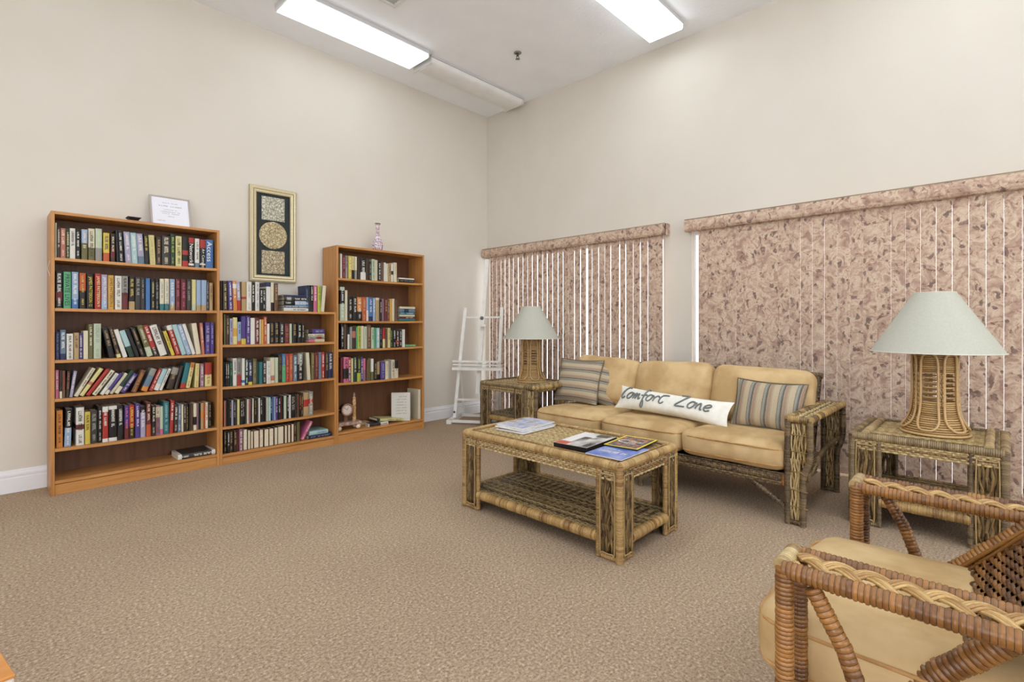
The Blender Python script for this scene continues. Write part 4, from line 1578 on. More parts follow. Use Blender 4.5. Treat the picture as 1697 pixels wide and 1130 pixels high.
# ------------------------------------------------------------------ the easel
EO = Vector((-.555, -.400, 0))
ang = math.radians(32.7)
Ed = Vector((math.cos(ang), math.sin(ang), 0))       # backwards
Ew = Vector((math.sin(ang), -math.cos(ang), 0))      # to its right in the photo
t = thing('easel', 'white wooden studio easel standing in the corner by the blinds', 'easel', tuple(EO))


def ebar(name, p, q, wx, wy, parent=t, m=EASEL_PAINT):
    """straight timber from p to q (easel coordinates right, back, up), wx wide, wy deep"""
    def W(a): return EO + Ew * a[0] + Ed * a[1] + Vector((0, 0, a[2]))
    P = W(p); Q = W(q)
    d = (Q - P).normalized()
    sx = Ew if abs(d.dot(Ew)) < .9 else Ed
    sy = d.cross(sx).normalized(); sx = sy.cross(d).normalized()
    v = []
    for E in (P, Q):
        for a, b in ((-1, -1), (1, -1), (1, 1), (-1, 1)): v.append(tuple(E + sx * (a * wx / 2) + sy * (b * wy / 2)))
    return MB().add(v, [(3, 2, 1, 0), (4, 5, 6, 7), (0, 1, 5, 4), (1, 2, 6, 5), (2, 3, 7, 6), (3, 0, 4, 7)]).build(name, m, parent)


LB = .15   # how far the frame leans back per metre


def at(x, z): return (x + .036 * z, LB * z, z)


for s in (-1, 1):
    ebar('foot', (s * .245, -.20, .022), (s * .245, .34, .022), .055, .042)
    u = ebar('upright', at(s * .245 * 1.0, .04), at(s * .215, 1.275), .034, .024)
    ebar('brace', (s * .225, .30, .045), at(s * .225, .62), .02, .02)
    MB().lathe([(.0005, 0), (.012, 0), (.012, .008), (.0005, .008)], 10, lin((70, 64, 60)), (0, 0)).build('bolt', METAL, u, local=True).matrix_local = Matrix.Translation(EO + Ew * (s * .245) + Ed * -.012 + Vector((0, 0, .10)) - WL[u.name]) @ Matrix.Rotation(PI / 2, 4, 'X')
ebar('lower_rail', at(-.245, .235), at(.245, .235), .05, .018)
ebar('floor_rail', (-.245, -.17, .03), (.245, -.17, .03), .03, .026)
ebar('floor_rail', (-.245, .20, .03), (.245, .20, .03), .03, .026)
ebar('upper_rail', at(-.218, 1.165), at(.218, 1.165), .05, .018)
ebar('mast', (.011, LB * .30 + .01, .30), (.066, LB * 1.84 + .01, 1.84), .046, .026)
ebar('tray', (-.27, LB * .6 - .055, .585), (.31, LB * .6 - .055, .585), .09, .03)
ebar('tray', (-.28, LB * .68 - .04, .665), (.28, LB * .68 - .04, .665), .05, .018)
ebar('tray_back', (-.28, LB * .62 - .012, .625), (.28, LB * .62 - .012, .625), .06, .012)
hol = ebar('canvas_clamp', (-.017, LB * 1.05 - .03, 1.07), (.093, LB * 1.05 - .03, 1.07), .05, .026)
ebar('clamp_block', (.038, LB * 1.08 - .022, 1.08), (.043, LB * 1.2 - .022, 1.20), .06, .024)
kn = MB().lathe([(.0005, 0), (.020, 0), (.022, .008), (.016, .016), (.0005, .016)], 12, lin((112, 110, 106))).build('clamp_knob', METAL, t, local=True)
kn.matrix_local = Matrix.Translation(Ew * .041 + Ed * (LB * 1.16 - .036) + Vector((0, 0, 1.155))) @ Matrix.Rotation(ang - PI / 2, 4, 'Z') @ Matrix.Rotation(PI / 2, 4, 'X')

# ------------------------------------------------------------------ soft things
def sgn(v): return -1 if v < 0 else 1


def cushion_geo(W, D, H, r, puff=.02, n=12, seed=0, sagx=0.0):
    """rounded upholstered block, centre at origin, with plump top and bottom"""
    mb = MB(); idx = {}; v = []; f = []
    h = (W / 2, D / 2, H / 2)
    def pt(p):
        q = [p[k] * h[k] for k in range(3)]
        c = [max(-(h[k] - r), min(h[k] - r, q[k])) for k in range(3)]
        d = Vector([q[k] - c[k] for k in range(3)])
        if d.length > 1e-9: d = d.normalized() * r
        x, y, z = [c[k] + d[k] for k in range(3)]
        u = p[0]; w = p[1]
        bul = max(0, 1 - u ** 4) * max(0, 1 - w ** 4)
        z += puff * bul * (p[2] if abs(p[2]) < 1 else sgn(p[2]))
        s = .006 * noise.noise(Vector((x * 6 + seed, y * 6, z * 6)))
        y += (1 - abs(p[2])) * .012 * sgn(p[1]) * (1 - u ** 4) if abs(p[1]) == 1 else 0
        return (x + s, y + s, z + s * 1.3 - sagx * (1 - u * u) * (1 - w * w))
    def key(p): return tuple(round(a, 5) for a in p)
    def vid(p):
        k = key(p)
        if k not in idx: idx[k] = len(v); v.append(pt(p))
        return idx[k]
    def warp(i):
        a = -1 + 2 * i / n
        return sgn(a) * (1 - (1 - abs(a)) ** 1.6) if abs(a) < 1 else a
    g = [warp(i) for i in range(n + 1)]
    for ax in range(3):
        for s in (-1, 1):
            for i in range(n):
                for j in range(n):
                    q = []
                    for (a, b) in ((i, j), (i + 1, j), (i + 1, j + 1), (i, j + 1)):
                        p = [0, 0, 0]; p[ax] = s; p[(ax + 1) % 3] = g[a]; p[(ax + 2) % 3] = g[b]
                        q.append(vid(p))
                    f.append(tuple(q if s > 0 else q[::-1]))
    mb.add(v, f, smooth=True)
    return mb


def piping_geo(W, D, z, r, inset, col, bul=.012):
    pts = []
    h, k = W / 2 - inset, D / 2 - inset
    cr = r
    for (sx, sy, a0) in ((1, 1, 0), (-1, 1, 90), (-1, -1, 180), (1, -1, 270)):
        for q in range(5):
            a = math.radians(a0 + q * 22.5)
            pts.append((sx * (h - cr) + cr * math.cos(a), sy * (k - cr) + cr * math.sin(a), z))
    out = []
    n = len(pts)
    for i in range(n):
        p, q = Vector(pts[i]), Vector(pts[(i + 1) % n])
        m = max(1, int((q - p).length / .05))
        for j in range(m):
            w = p.lerp(q, j / m)
            fx = 1 - (w.x / h) ** 4 if abs(w.x) < h else 0
            if abs(abs(w.y) - k) < .002: w.y += sgn(w.y) * bul * fx * .7
            out.append(w)
    return MB().tube(out, .0045, 6, col, closed=True)


PIPE_COL = lin((176, 136, 88))


def place_cushion(name, parent, loc, rot, W, D, H, r, puff, seed, pipe=True, sag=0.0):
    o = cushion_geo(W, D, H, r, puff, seed=seed, sagx=sag).build(name, SUEDE, parent, local=True)
    o.location = Vector(loc) - WL[parent.name]
    o.rotation_euler = rot
    if pipe:
        for z in (H / 2 - r * .62, -H / 2 + r * .62):
            piping_geo(W, D, z, r, r * .07, PIPE_COL).build('piping', SUEDE_PIPE, o, local=True)
    return o


SUEDE_PIPE = noise_mat('suede_piping', lin((168, 126, 78)), lin((190, 150, 98)), 20, .85, .15)


def pillow_geo(W, H, T, n=20, corner=.03, wr=.004, seed=0, turn=False):
    """knife-edge pillow in the x-z plane, front to -y, UV across the cloth"""
    mb = MB(); v = []; f = []; uv = []
    for side in (-1, 1):
        base = len(v)
        for i in range(n + 1):
            for j in range(n + 1):
                u = -1 + 2 * i / n; w = -1 + 2 * j / n
                t = (max(0, 1 - abs(u) ** 2.6) ** .62) * (max(0, 1 - abs(w) ** 2.6) ** .62)
                pin = corner * (1 - abs(w) ** 2) * abs(u) ** 3
                pin2 = corner * (1 - abs(u) ** 2) * abs(w) ** 3
                ns = wr * noise.noise(Vector((u * 2.2 + seed, w * 2.2, side * 3)))
                x = u * (W / 2 - pin) ; z = w * (H / 2 - pin2)
                v.append((x, side * (T / 2 * t + ns * t), z))
        for i in range(n):
            for j in range(n):
                a = base + i * (n + 1) + j
                q = (a, a + n + 1, a + n + 2, a + 1)
                cs = [((i) / n, j / n), ((i + 1) / n, j / n), ((i + 1) / n, (j + 1) / n), (i / n, (j + 1) / n)]
                if turn: cs = [(c[1], c[0]) for c in cs]
                if side > 0: q = q[::-1]; cs = cs[::-1]
                f.append(q); uv.append(cs)
    mb.add(v, f, smooth=True, uv=uv)
    return mb


# ------------------------------------------------------------------ cane furniture pieces
def cane_leg(t, cx, cy, sx, sy, h, ca, cb, wa=.105, wb=.095, r=.019):
    """corner leg: a bound corner post with a woven wing on each side; sx, sy point outwards"""
    L = MB().wrapped([(cx, cy, 0), (cx, cy, h)], r, .0068, ca, cb, 10).build('leg', CANE, t)
    for (dx, dy, wd) in ((-sx, 0, wb), (0, -sy, wa)):
        ex, ey = cx + dx * wd, cy + dy * wd
        MB().wrapped([(ex, ey, .004), (ex, ey, h - .01)], r * .72, .0085, mixc(ca, cb, .35), cb, 8).build('side_post', CANE, L)
        # woven wing, seen from outside and inside
        nx, ny = (0, sy) if dx else (sx, 0)
        x0, y0 = (min(cx, ex), cy) if dx else (cx, min(cy, ey))
        U = (1, 0, 0) if dx else (0, 1, 0)
        m = MB()
        m.twigs((x0, y0, .035), U, (0, 0, 1), wd, h - .07, 7, .0085, TWIG, TWIG2, .005, 5)
        m.twigs((x0 + .004 * nx, y0 + .004 * ny, .035), U, (0, 0, 1), wd, h - .07, 5, .005, STRAW2, TWIG2, .008, 4)
        m.build('woven_wing', CANE, L)['kind'] = 'stuff'
        # bent cane trim round the wing
        px, py = cx + dx * wd * .5 + nx * .014, cy + dy * wd * .5 + ny * .014
        hw = wd * .34
        ax, ay = (abs(dx), abs(dy))
        q = [(px - ax * hw, py - ay * hw, h - .075), (px - ax * hw * .7, py - ay * hw * .7, h - .052), (px + ax * hw * .7, py + ay * hw * .7, h - .052), (px + ax * hw, py + ay * hw, h - .075),
             (px + ax * hw, py + ay * hw, .055), (px + ax * hw * .7, py + ay * hw * .7, .035), (px - ax * hw * .7, py - ay * hw * .7, .035), (px - ax * hw, py - ay * hw, .055)]
        MB().tube(smooth_path(q, 4, True), .0034, 5, mixc(STRAW, STRAW2, .6), closed=True).build('cane_trim', CANE, L)
    MB().wrapped([(cx - sx * wb, cy, .012), (cx, cy, .012), (cx, cy - sy * wa, .012)], .011, .009, ca, cb, 8).build('foot_binding', CANE, L)
    return L


def cane_table(name, label, x0, x1, y0, y1, h, shelf_z, ca, cb, wa, wb, group=None, side_rolls=False):
    t = thing(name, label, 'table', ((x0 + x1) / 2, (y0 + y1) / 2, 0), group=group)
    r = .021
    a, b, c, d = x0 + r, x1 - r, y0 + r, y1 - r
    for (x, y, sx, sy) in ((a, c, -1, -1), (b, c, 1, -1), (b, d, 1, 1), (a, d, -1, 1)):
        cane_leg(t, x, y, sx, sy, h - .012, ca, cb, wa, wb)
    zt = h - r
    # bound rim, one pole per side
    for P, Q in (((a, c, zt), (b, c, zt)), ((b, c, zt), (b, d, zt)), ((b, d, zt), (a, d, zt)), ((a, d, zt), (a, c, zt))):
        MB().wrapped([P, Q], r, .0085, mixc(ca, STRAW, .3), mixc(ca, cb, .7), 10).build('rim_pole', CANE, t)
    # woven top
    m = MB()
    m.box(a, b, c, d, zt - .012, zt + .004, scl(STRAW2, .6))
    nr = int((b - a - .03) / .0078)
    m.weave((a + .015, c + .01, zt + .006), (0, 1, 0), (-1, 0, 0), d - c - .02, -(b - a - .03), nr, .042, .0022, .0085, STRAW, STRAW2, jit=.0008) if False else \
        m.weave((b - .015, c + .01, zt + .006), (0, 1, 0), (-1, 0, 0), d - c - .02, b - a - .03, nr, .042, .0024, .0086, STRAW, STRAW2, jit=.0008)
    m.build('woven_top', CANE, t)['kind'] = 'stuff'
    MB().wrapped([(a + .035, c + .03, zt + .012), (b - .035, c + .03, zt + .012), (b - .035, d - .03, zt + .012), (a + .035, d - .03, zt + .012)], .0075, .011, mixc(ca, cb, .5), cb, 6, closed=True).build('inner_cane', CANE, t)
    if side_rolls:
        for y in (c + .055, d - .055):
            MB().wrapped([(a + .02, y, zt + .013), (b - .02, y, zt + .013)], .020, .03, STRAW, STRAW2, 10, .95).build('side_roll', CANE, t)
    # woven aprons
    ah = .062
    for (O, U, V, w) in (((a - .004, d - wa * 0, zt - r - ah + .012), (0, -1, 0), (0, 0, 1), d - c), ((b + .004, c, zt - r - ah + .012), (0, 1, 0), (0, 0, 1), d - c),
                         ((a, c - .004, zt - r - ah + .012), (1, 0, 0), (0, 0, 1), b - a), ((b, d + .004, zt - r - ah + .012), (-1, 0, 0), (0, 0, 1), b - a)):
        m = MB()
        m.weave(O, U, V, w, ah + .01, 7, .036, .0045, .0115, STRAW, GOLD2, mode=2, sub=6)
        Uv = Vector(U); Ov = Vector(O); N = Uv.cross(Vector(V))
        q = [Ov - N * .006, Ov + Uv * w - N * .006, Ov + Uv * w - N * .006 + Vector((0, 0, ah + .01)), Ov - N * .006 + Vector((0, 0, ah + .01))]
        m.add([tuple(p) for p in q] + [tuple(p - N * .004) for p in q], [(0, 1, 2, 3), (7, 6, 5, 4), (0, 4, 5, 1)], scl(GOLD2, .35))
        m.build('woven_apron', CANE, t)['kind'] = 'stuff'
    # lower shelf
    m = MB()
    m.box(a, b, c, d, shelf_z - .03, shelf_z - .006, scl(TWIG2, .8))
    nr = int((b - a - .03) / .0085)
    m.weave((b - .015, c + .012, shelf_z - .004), (0, 1, 0), (-1, 0, 0), d - c - .024, b - a - .03, nr, .05, .0022, .0092, mixc(STRAW, TWIG, .5), TWIG2, jit=.001)
    m.build('woven_shelf', CANE, t)['kind'] = 'stuff'
    k, sz = .004, shelf_z - .020
    for P, Q in (((a + k, c + wa, sz), (a + k, d - wa, sz)), ((b - k, c + wa, sz), (b - k, d - wa, sz)), ((a + wb, c + k, sz), (b - wb, c + k, sz)), ((a + wb, d - k, sz), (b - wb, d - k, sz))):
        MB().wrapped([P, Q], .026, .006, GOLD, GOLD2, 10, .97, patch=.35).build('shelf_rail', CANE, t)
    return t


cane_table('coffee_table', 'low woven cane coffee table with lower shelf in front of the sofa', -2.372, -1.795, -3.395, -2.283, .462, .112, GOLD, GOLD2, .115, .10)
ETG = 'matching cane end tables'
cane_table('end_table', 'woven cane end table by the blinds carrying the nearer, larger-looking lamp', -1.045, -.405, -4.665, -4.015, .50, .155, UMBER, UMBER2, .12, .11, ETG, True)
cane_table('end_table', 'woven cane end table beside the easel carrying the farther lamp', -.765, -.125, -1.335, -.690, .50, .155, UMBER, UMBER2, .12, .11, ETG, False)


# ------------------------------------------------------------------ table lamps
def lamp_r(z):
    """outer radius of the flared basket base over its height"""
    pts = [(0, .156), (.025, .146), (.06, .122), (.10, .104), (.15, .096), (.22, .093), (.44, .093)]
    for (a, r0), (b, r1) in zip(pts, pts[1:]):
        if z <= b:
            k = (z - a) / (b - a); return r0 + (r1 - r0) * k
    return .093


def table_lamp(label, x, y, z0, turn):
    t = thing('table_lamp', label, 'lamp', (x, y, z0), (0, 0, turn), group='pair of rattan table lamps')
    W = (0, 0)
    ca, cb = lin((204, 170, 116)), lin((170, 134, 84))
    m = MB()
    z = .008
    while z < .445:
        if z < .165 or z > .335:
            r = lamp_r(z) - .006
            m.tube([(r * math.cos(2 * PI * k / 28), r * math.sin(2 * PI * k / 28), z) for k in range(28)], .0052, 6, mixc(ca, cb, random.random()), closed=True)
            z += .0112
        else:
            r = lamp_r(z) - .005
            m.tube([(r * math.cos(2 * PI * k / 28), r * math.sin(2 * PI * k / 28), z) for k in range(28)], .0048, 6, mixc(ca, cb, random.random()), closed=True)
            z += .0268
    m.build('ring_canes', CANE, t, local=True)
    for (a, b) in ((.0, .165), (.335, .445)):
        n = 6
        pr = [(lamp_r(a + (b - a) * i / n) - .010, a + (b - a) * i / n + .002) for i in range(n + 1)]
        MB().lathe(pr, 28, scl(cb, .5)).build('liner', CANE, t, local=True)
    for k in range(6):
        a0 = 2 * PI * (k + .5) / 6
        pts = []
        for (z, da) in ((.030, 0), (.036, .22), (.07, .38), (.12, .40), (.18, .39), (.26, .39), (.34, .39), (.40, .37), (.432, .25), (.440, 0), (.432, -.25), (.40, -.37), (.34, -.39), (.26, -.39), (.18, -.39), (.12, -.40), (.07, -.38), (.036, -.22)):
            r = lamp_r(z) + .006
            pts.append((r * math.cos(a0 + da), r * math.sin(a0 + da), z))
        lo = MB().tube(smooth_path(pts, 3, True), .0068, 6, mixc(ca, cb, .15 + .3 * random.random()), closed=True).build('cane_loop', CANE, t, local=True)
        bi = MB()
        aj = a0 + PI / 6
        for q in range(7):
            zz = .165 + q * .0268
            r = lamp_r(zz) + .004
            for da in (-.065, .065):
                c = Vector((r * math.cos(aj + da), r * math.sin(aj + da), zz))
                bi.tube([c + Vector((.0, 0, .0085 * math.cos(s))) + Vector((math.cos(aj), math.sin(aj), 0)) * (.0085 * math.sin(s)) for s in [2 * PI * e / 8 for e in range(8)]], .0024, 5, ca, closed=True)
        bi.build('binding', CANE, lo, local=True)
    MB().tube([(.150 * math.cos(2 * PI * k / 36), .150 * math.sin(2 * PI * k / 36), .006) for k in range(36)], .007, 6, ca, closed=True).build('foot_ring', CANE, t, local=True)
    MB().lathe([(0, .440), (.094, .440), (.094, .450), (.02, .454), (0, .454)], 28, lin((110, 76, 40))).build('cap', CANE, t, local=True)
    MB().lathe([(0, .454), (.012, .454), (.012, .490), (.018, .492), (.018, .535), (.013, .54), (0, .54)], 16, lin((150, 112, 70))).build('socket', METAL, t, local=True)
    s = MB().lathe([(.2925, .446), (.093, .775)], 64).lathe([(.090, .775), (.2885, .446)], 64).lathe([(.2885, .446), (.2925, .446)], 64, smooth=False).lathe([(.093, .775), (.090, .775)], 64, smooth=False).build('shade', SHADE, t, local=True)
    # flat shading reads better on the two rims
    for (r, z) in ((.2925, .447), (.0925, .774)):
        MB().tube([(r * math.cos(2 * PI * k / 56), r * math.sin(2 * PI * k / 56), z) for k in range(56)], .0028, 6, lin((214, 212, 198)), closed=True).build('rim_tape', PLASTIC, s, local=True)
    hb = MB()
    for sg in (-1, 1):
        hb.tube(smooth_path([(sg * .016, 0, .50), (sg * .05, 0, .58), (sg * .05, 0, .66), (0, 0, .745)], 5), .0022, 6, lin((150, 130, 90)))
    for k in range(3):
        a = 2 * PI * k / 3
        hb.tube([(0, 0, .745), (.09 * math.cos(a), .09 * math.sin(a), .770)], .002, 5, lin((150, 130, 90)))
    hb.build('harp', METAL, t, local=True)
    MB().lathe([(.0005, .64), (.02, .632), (.031, .612), (.031, .595), (.02, .565), (.013, .54), (.0005, .54)], 16, lin((232, 230, 224))).build('bulb', PLASTIC, t, local=True)
    return t


table_lamp('rattan table lamp with wide white shade on the right-hand end table', -.715, -4.365, .4925, .35)
table_lamp('rattan table lamp with white shade on the end table by the easel', -.42, -1.116, .4925, .5)

# ------------------------------------------------------------------ the sofa
SX0, SX1 = -1.300, -.520
SY0, SY1 = -3.880, -1.840       # near arm .. far arm
SOFA = lin((130, 107, 72)); SOFA2 = lin((68, 52, 34))
sofa = thing('sofa', 'three-seat wicker sofa with tan suede cushions under the blinds', 'sofa', ((SX0 + SX1) / 2, (SY0 + SY1) / 2, 0))


def sofa_arm(yo, yi, s):
    """yo outer, yi inner; s = direction outwards (-1 near the viewer)"""
    A = .575
    k = .018
    yo_l = yo - s * .034
    for x, nm in ((SX0, 'front_leg'), (SX1, 'back_leg')):
        inner = [(x, yi, 0), (x, yi, A)]
        outer = [(x, yo_l, 0), (x, yo_l, .24), (x, yo_l + s * .005, .28), (x, yo - s * .006, .345), (x, yo, .38), (x, yo, A)]
        L = MB().wrapped(inner, k, .0085, SOFA, SOFA2, 10).build(nm, CANE, sofa)
        MB().wrapped(outer, k, .0085, SOFA, SOFA2, 10).build('curved_post', CANE, L)
        m = MB()
        lo, hi = min(yi, yo_l), max(yi, yo_l)
        m.twigs((x, lo + .004, .03), (0, 1, 0), (0, 0, 1), hi - lo - .008, .33, 7, .0075, STRAW2, TWIG2, .006, 5)
        m.twigs((x - .008, lo + .012, .03), (0, 1, 0), (0, 0, 1), hi - lo - .024, .33, 5, .0048, STRAW, STRAW2, .005, 5)
        lo, hi = min(yi, yo), max(yi, yo)
        m.twigs((x, lo + .004, .33), (0, 1, 0), (0, 0, 1), hi - lo - .008, .23, 8, .0075, STRAW2, TWIG2, .006, 5)
        m.twigs((x - .008, lo + .014, .33), (0, 1, 0), (0, 0, 1), hi - lo - .028, .22, 6, .0048, STRAW, STRAW2, .005, 5)
        for zz in (.10, .19, .29, .40, .49):
            m.tube([(x - .010, lo + .008, zz), (x - .014, (lo + hi) / 2, zz + .004), (x - .010, hi - .008, zz)], .003, 4, STRAW2)
        m.build('woven_panel', CANE, L)['kind'] = 'stuff'
        MB().wrapped([(x, yi, .014), (x, yo_l, .014)], .014, .009, SOFA, SOFA2, 8).build('foot_rail', CANE, L)
    for y in (yi, yo):
        MB().wrapped([(SX0 - .012, y, A), (SX1 + .012, y, A)], k * 1.05, .0105, GOLD, SOFA2, 10).build('arm_rail', CANE, sofa)
    for x in (SX0, SX1):
        MB().wrapped([(x, yi, A), (x, yo, A)], k * 1.02, .0095, GOLD, SOFA2, 10).build('arm_end', CANE, sofa)
    lo, hi = min(yi, yo), max(yi, yo)
    m = MB()
    m.weave((SX0, lo + .008, A + .006), (1, 0, 0), (0, 1, 0), SX1 - SX0, hi - lo - .016, 8, .06, .004, .013, STRAW, SOFA2, sub=6)
    m.box(SX0, SX1, lo, hi, A - .008, A, scl(SOFA2, .5))
    m.build('woven_arm_top', CANE, sofa)['kind'] = 'stuff'
    # woven gusset behind the front leg and the slanting rail under it
    m = MB()
    g = yo - s * .020
    m.add([(SX0 + .01, g, .25), (SX0 + .01, g, .55), (SX0 + .21, g, .36), (SX0 + .20, g, .31), (SX0 + .01, g - s * .008, .25), (SX0 + .01, g - s * .008, .55), (SX0 + .21, g - s * .008, .36), (SX0 + .20, g - s * .008, .31)],
          [(0, 1, 2, 3), (7, 6, 5, 4), (1, 5, 6, 2), (3, 2, 6, 7), (0, 3, 7, 4)], scl(SOFA2, .8))
    for q in range(20):
        z = .26 + q * .0142
        xe = SX0 + .20 - max(0, (z - .36)) * 1.0
        m.tube([(SX0 + .012, g + s * .004, z), (xe, g + s * .004, z)], .0066, 5, mixc(SOFA, SOFA2, random.uniform(.3, 1)))
    m.build('woven_gusset', CANE, sofa)['kind'] = 'stuff'
    MB().wrapped([(SX0 + .02, g, .245), (SX0 + .23, g, .325), (SX0 + .50, g, .36), (SX1, g, .36)], .014, .009, SOFA, SOFA2, 8).build('side_rail', CANE, sofa)


sofa_arm(-3.893, -3.785, -1)
sofa_arm(-1.840, -1.948, 1)
# seat frame
yb0, yb1 = -3.775, -1.955
for x, nm in ((SX0 + .02, 'front_rail'), (SX1 - .10, 'rear_rail')):
    MB().wrapped([(x, yb0 + .01, .238), (x, yb1 - .01, .238)], .022, .011, SOFA, SOFA2, 10).build(nm, CANE, sofa)
m = MB()
m.weave((SX0 + .006, yb1, .195), (0, -1, 0), (0, 0, 1), yb1 - yb0, .075, 6, .045, .004, .0135, SOFA, SOFA2, sub=6)
m.add([(SX0 + .014, yb1, .195), (SX0 + .014, yb0, .195), (SX0 + .014, yb0, .268), (SX0 + .014, yb1, .268), (SX0 + .020, yb1, .195), (SX0 + .020, yb0, .195), (SX0 + .020, yb0, .268), (SX0 + .020, yb1, .268)], [(0, 1, 2, 3), (7, 6, 5, 4), (3, 2, 6, 7), (0, 4, 5, 1)], scl(SOFA2, .5))
m.build('woven_apron', CANE, sofa)['kind'] = 'stuff'
MB().box(SX0 + .03, SX1 - .08, yb0, yb1, .245, .262, scl(SOFA2, .6)).build('seat_deck', CANE, sofa)
MB().wrapped([(SX0 + .004, yb0 + .012, .205), (SX0 + .004, yb0 + .012, .268)], .014, .007, HONEY, HONEY2, 8).build('corner_binding', CANE, sofa)
for (ya, za, y2, z2) in ((-3.762, .085, -3.53, .232), (-1.97, .085, -2.20, .232), (-2.87, .05, -3.20, .232), (-2.87, .05, -2.54, .232)):
    MB().wrapped([(SX0 + .02, ya, za), (SX0 + .02, y2, z2)], .0160, .010, UMBER, SOFA2, 10).build('brace', CANE, sofa)
for x in (SX0 + .02, SX1 - .10):
    MB().wrapped([(x, -2.87, 0), (x, -2.87, .235)], .018, .009, SOFA, SOFA2, 10).build('middle_leg', CANE, sofa)
# back
bx0, bz0, bx1, bz1 = -.70, .27, -.530, .752
for y in (yb0 + .02, -2.87, yb1 - .02):
    MB().wrapped([(bx0, y, bz0 - .03), (bx1, y, bz1)], .017, .009, SOFA, SOFA2, 8).build('back_post', CANE, sofa)
MB().wrapped([(bx1, yb0 - .01, bz1), (bx1, yb1 + .01, bz1)], .020, .010, SOFA, SOFA2, 10).build('back_rail', CANE, sofa)
m = MB()
vv = Vector((bx1 - bx0, 0, bz1 - bz0))
m.weave((bx0, yb1, bz0), (0, -1, 0), vv, yb1 - yb0, vv.length, 26, .06, .005, .018, SOFA, SOFA2)
nn = Vector((0, -1, 0)).cross(vv.normalized()) * -.008
q = [Vector((bx0, yb1, bz0)), Vector((bx0, yb0, bz0)), Vector((bx1, yb0, bz1)), Vector((bx1, yb1, bz1))]
m.add([tuple(p + nn) for p in q] + [tuple(p + nn * 1.6) for p in q], [(0, 1, 2, 3), (7, 6, 5, 4), (3, 2, 6, 7)], scl(SOFA2, .5))
m.build('woven_back', CANE, sofa)['kind'] = 'stuff'
# cushions (x is depth here)
sw = (yb1 - yb0) / 3
for k in range(3):
    yc = yb1 - sw * (k + .5)
    place_cushion('seat_cushion', sofa, (-1.015, yc, .352), (0, 0, PI / 2), sw - .004, .62, .150, .048, .014, k * 3.1, sag=.004)
for k, (dy, dz, tw) in enumerate(((0.0, .012, .05), (.012, .006, -.02), (.0, 0, .02))):
    yc = yb1 - sw * (k + .5) + dy
    place_cushion('back_cushion', sofa, (-.765 + .0, yc, .612 + dz), (math.radians(72), tw, PI / 2 * 3), sw + (.035 if k == 2 else .0), .37, .150, .062, .022, 20 + k * 2.7, pipe=False)


def pillow(name, label, cat, loc, rot, W, H, T, mat, turn, group=None, **kw):
    mb = pillow_geo(W, H, T, turn=turn, **kw)
    o = mb.build(name, mat, local=True)
    o.location = loc; o.rotation_euler = rot
    return props(o, label, cat, group)


FR = -PI / 2    # faces -x
PG = 'striped throw pillows'


def fringe(o, W, H, horizontal):
    """cord sewn round the edge"""
    p = []
    n = 14
    for i in range(n): p.append((-W / 2 + W * i / n, 0, -H / 2 + .012 * math.sin(PI * i / n)))
    for i in range(n): p.append((W / 2 - .012 * math.sin(PI * i / n), 0, -H / 2 + H * i / n))
    for i in range(n): p.append((W / 2 - W * i / n, 0, H / 2 - .012 * math.sin(PI * i / n)))
    for i in range(n): p.append((-W / 2 + .012 * math.sin(PI * i / n), 0, H / 2 - H * i / n))
    MB().tube(p, .0045, 5, lin((120, 108, 88)), closed=True).build('edge_cord', FABRIC_ATTR, o, local=True)


p = pillow('throw_pillow', 'striped pillow with level stripes propped at the sofa\'s far end', 'pillow', (-.905, -2.075, .615), (math.radians(-18), math.radians(.5), FR + .06), .42, .37, .13, STRIPE, True, PG, seed=2, corner=.018)
fringe(p, .42, .37, True)
p = pillow('throw_pillow', 'striped pillow mostly hidden behind the level-striped one', 'pillow', (-.835, -2.215, .612), (math.radians(-18), math.radians(6), FR + .05), .40, .36, .12, STRIPE, True, PG, seed=5, corner=.02)
fringe(p, .40, .36, True)
p = pillow('throw_pillow', 'striped pillow with upright stripes beside the sofa\'s near arm', 'pillow', (-.905, -3.560, .577), (math.radians(-20), math.radians(1), FR - .06), .43, .315, .12, STRIPE, False, PG, seed=9, corner=.018)
fringe(p, .43, .315, False)
BW, BH, BT = .86, .185, .13
bol = pillow('lumbar_pillow', 'long white pillow reading Comfort Zone lying across the sofa', 'pillow', (-1.005, -2.945, .520), (math.radians(-30), math.radians(2.5), FR - .03), BW, BH, BT, PILLOW_WHITE, False, seed=1, corner=.022)

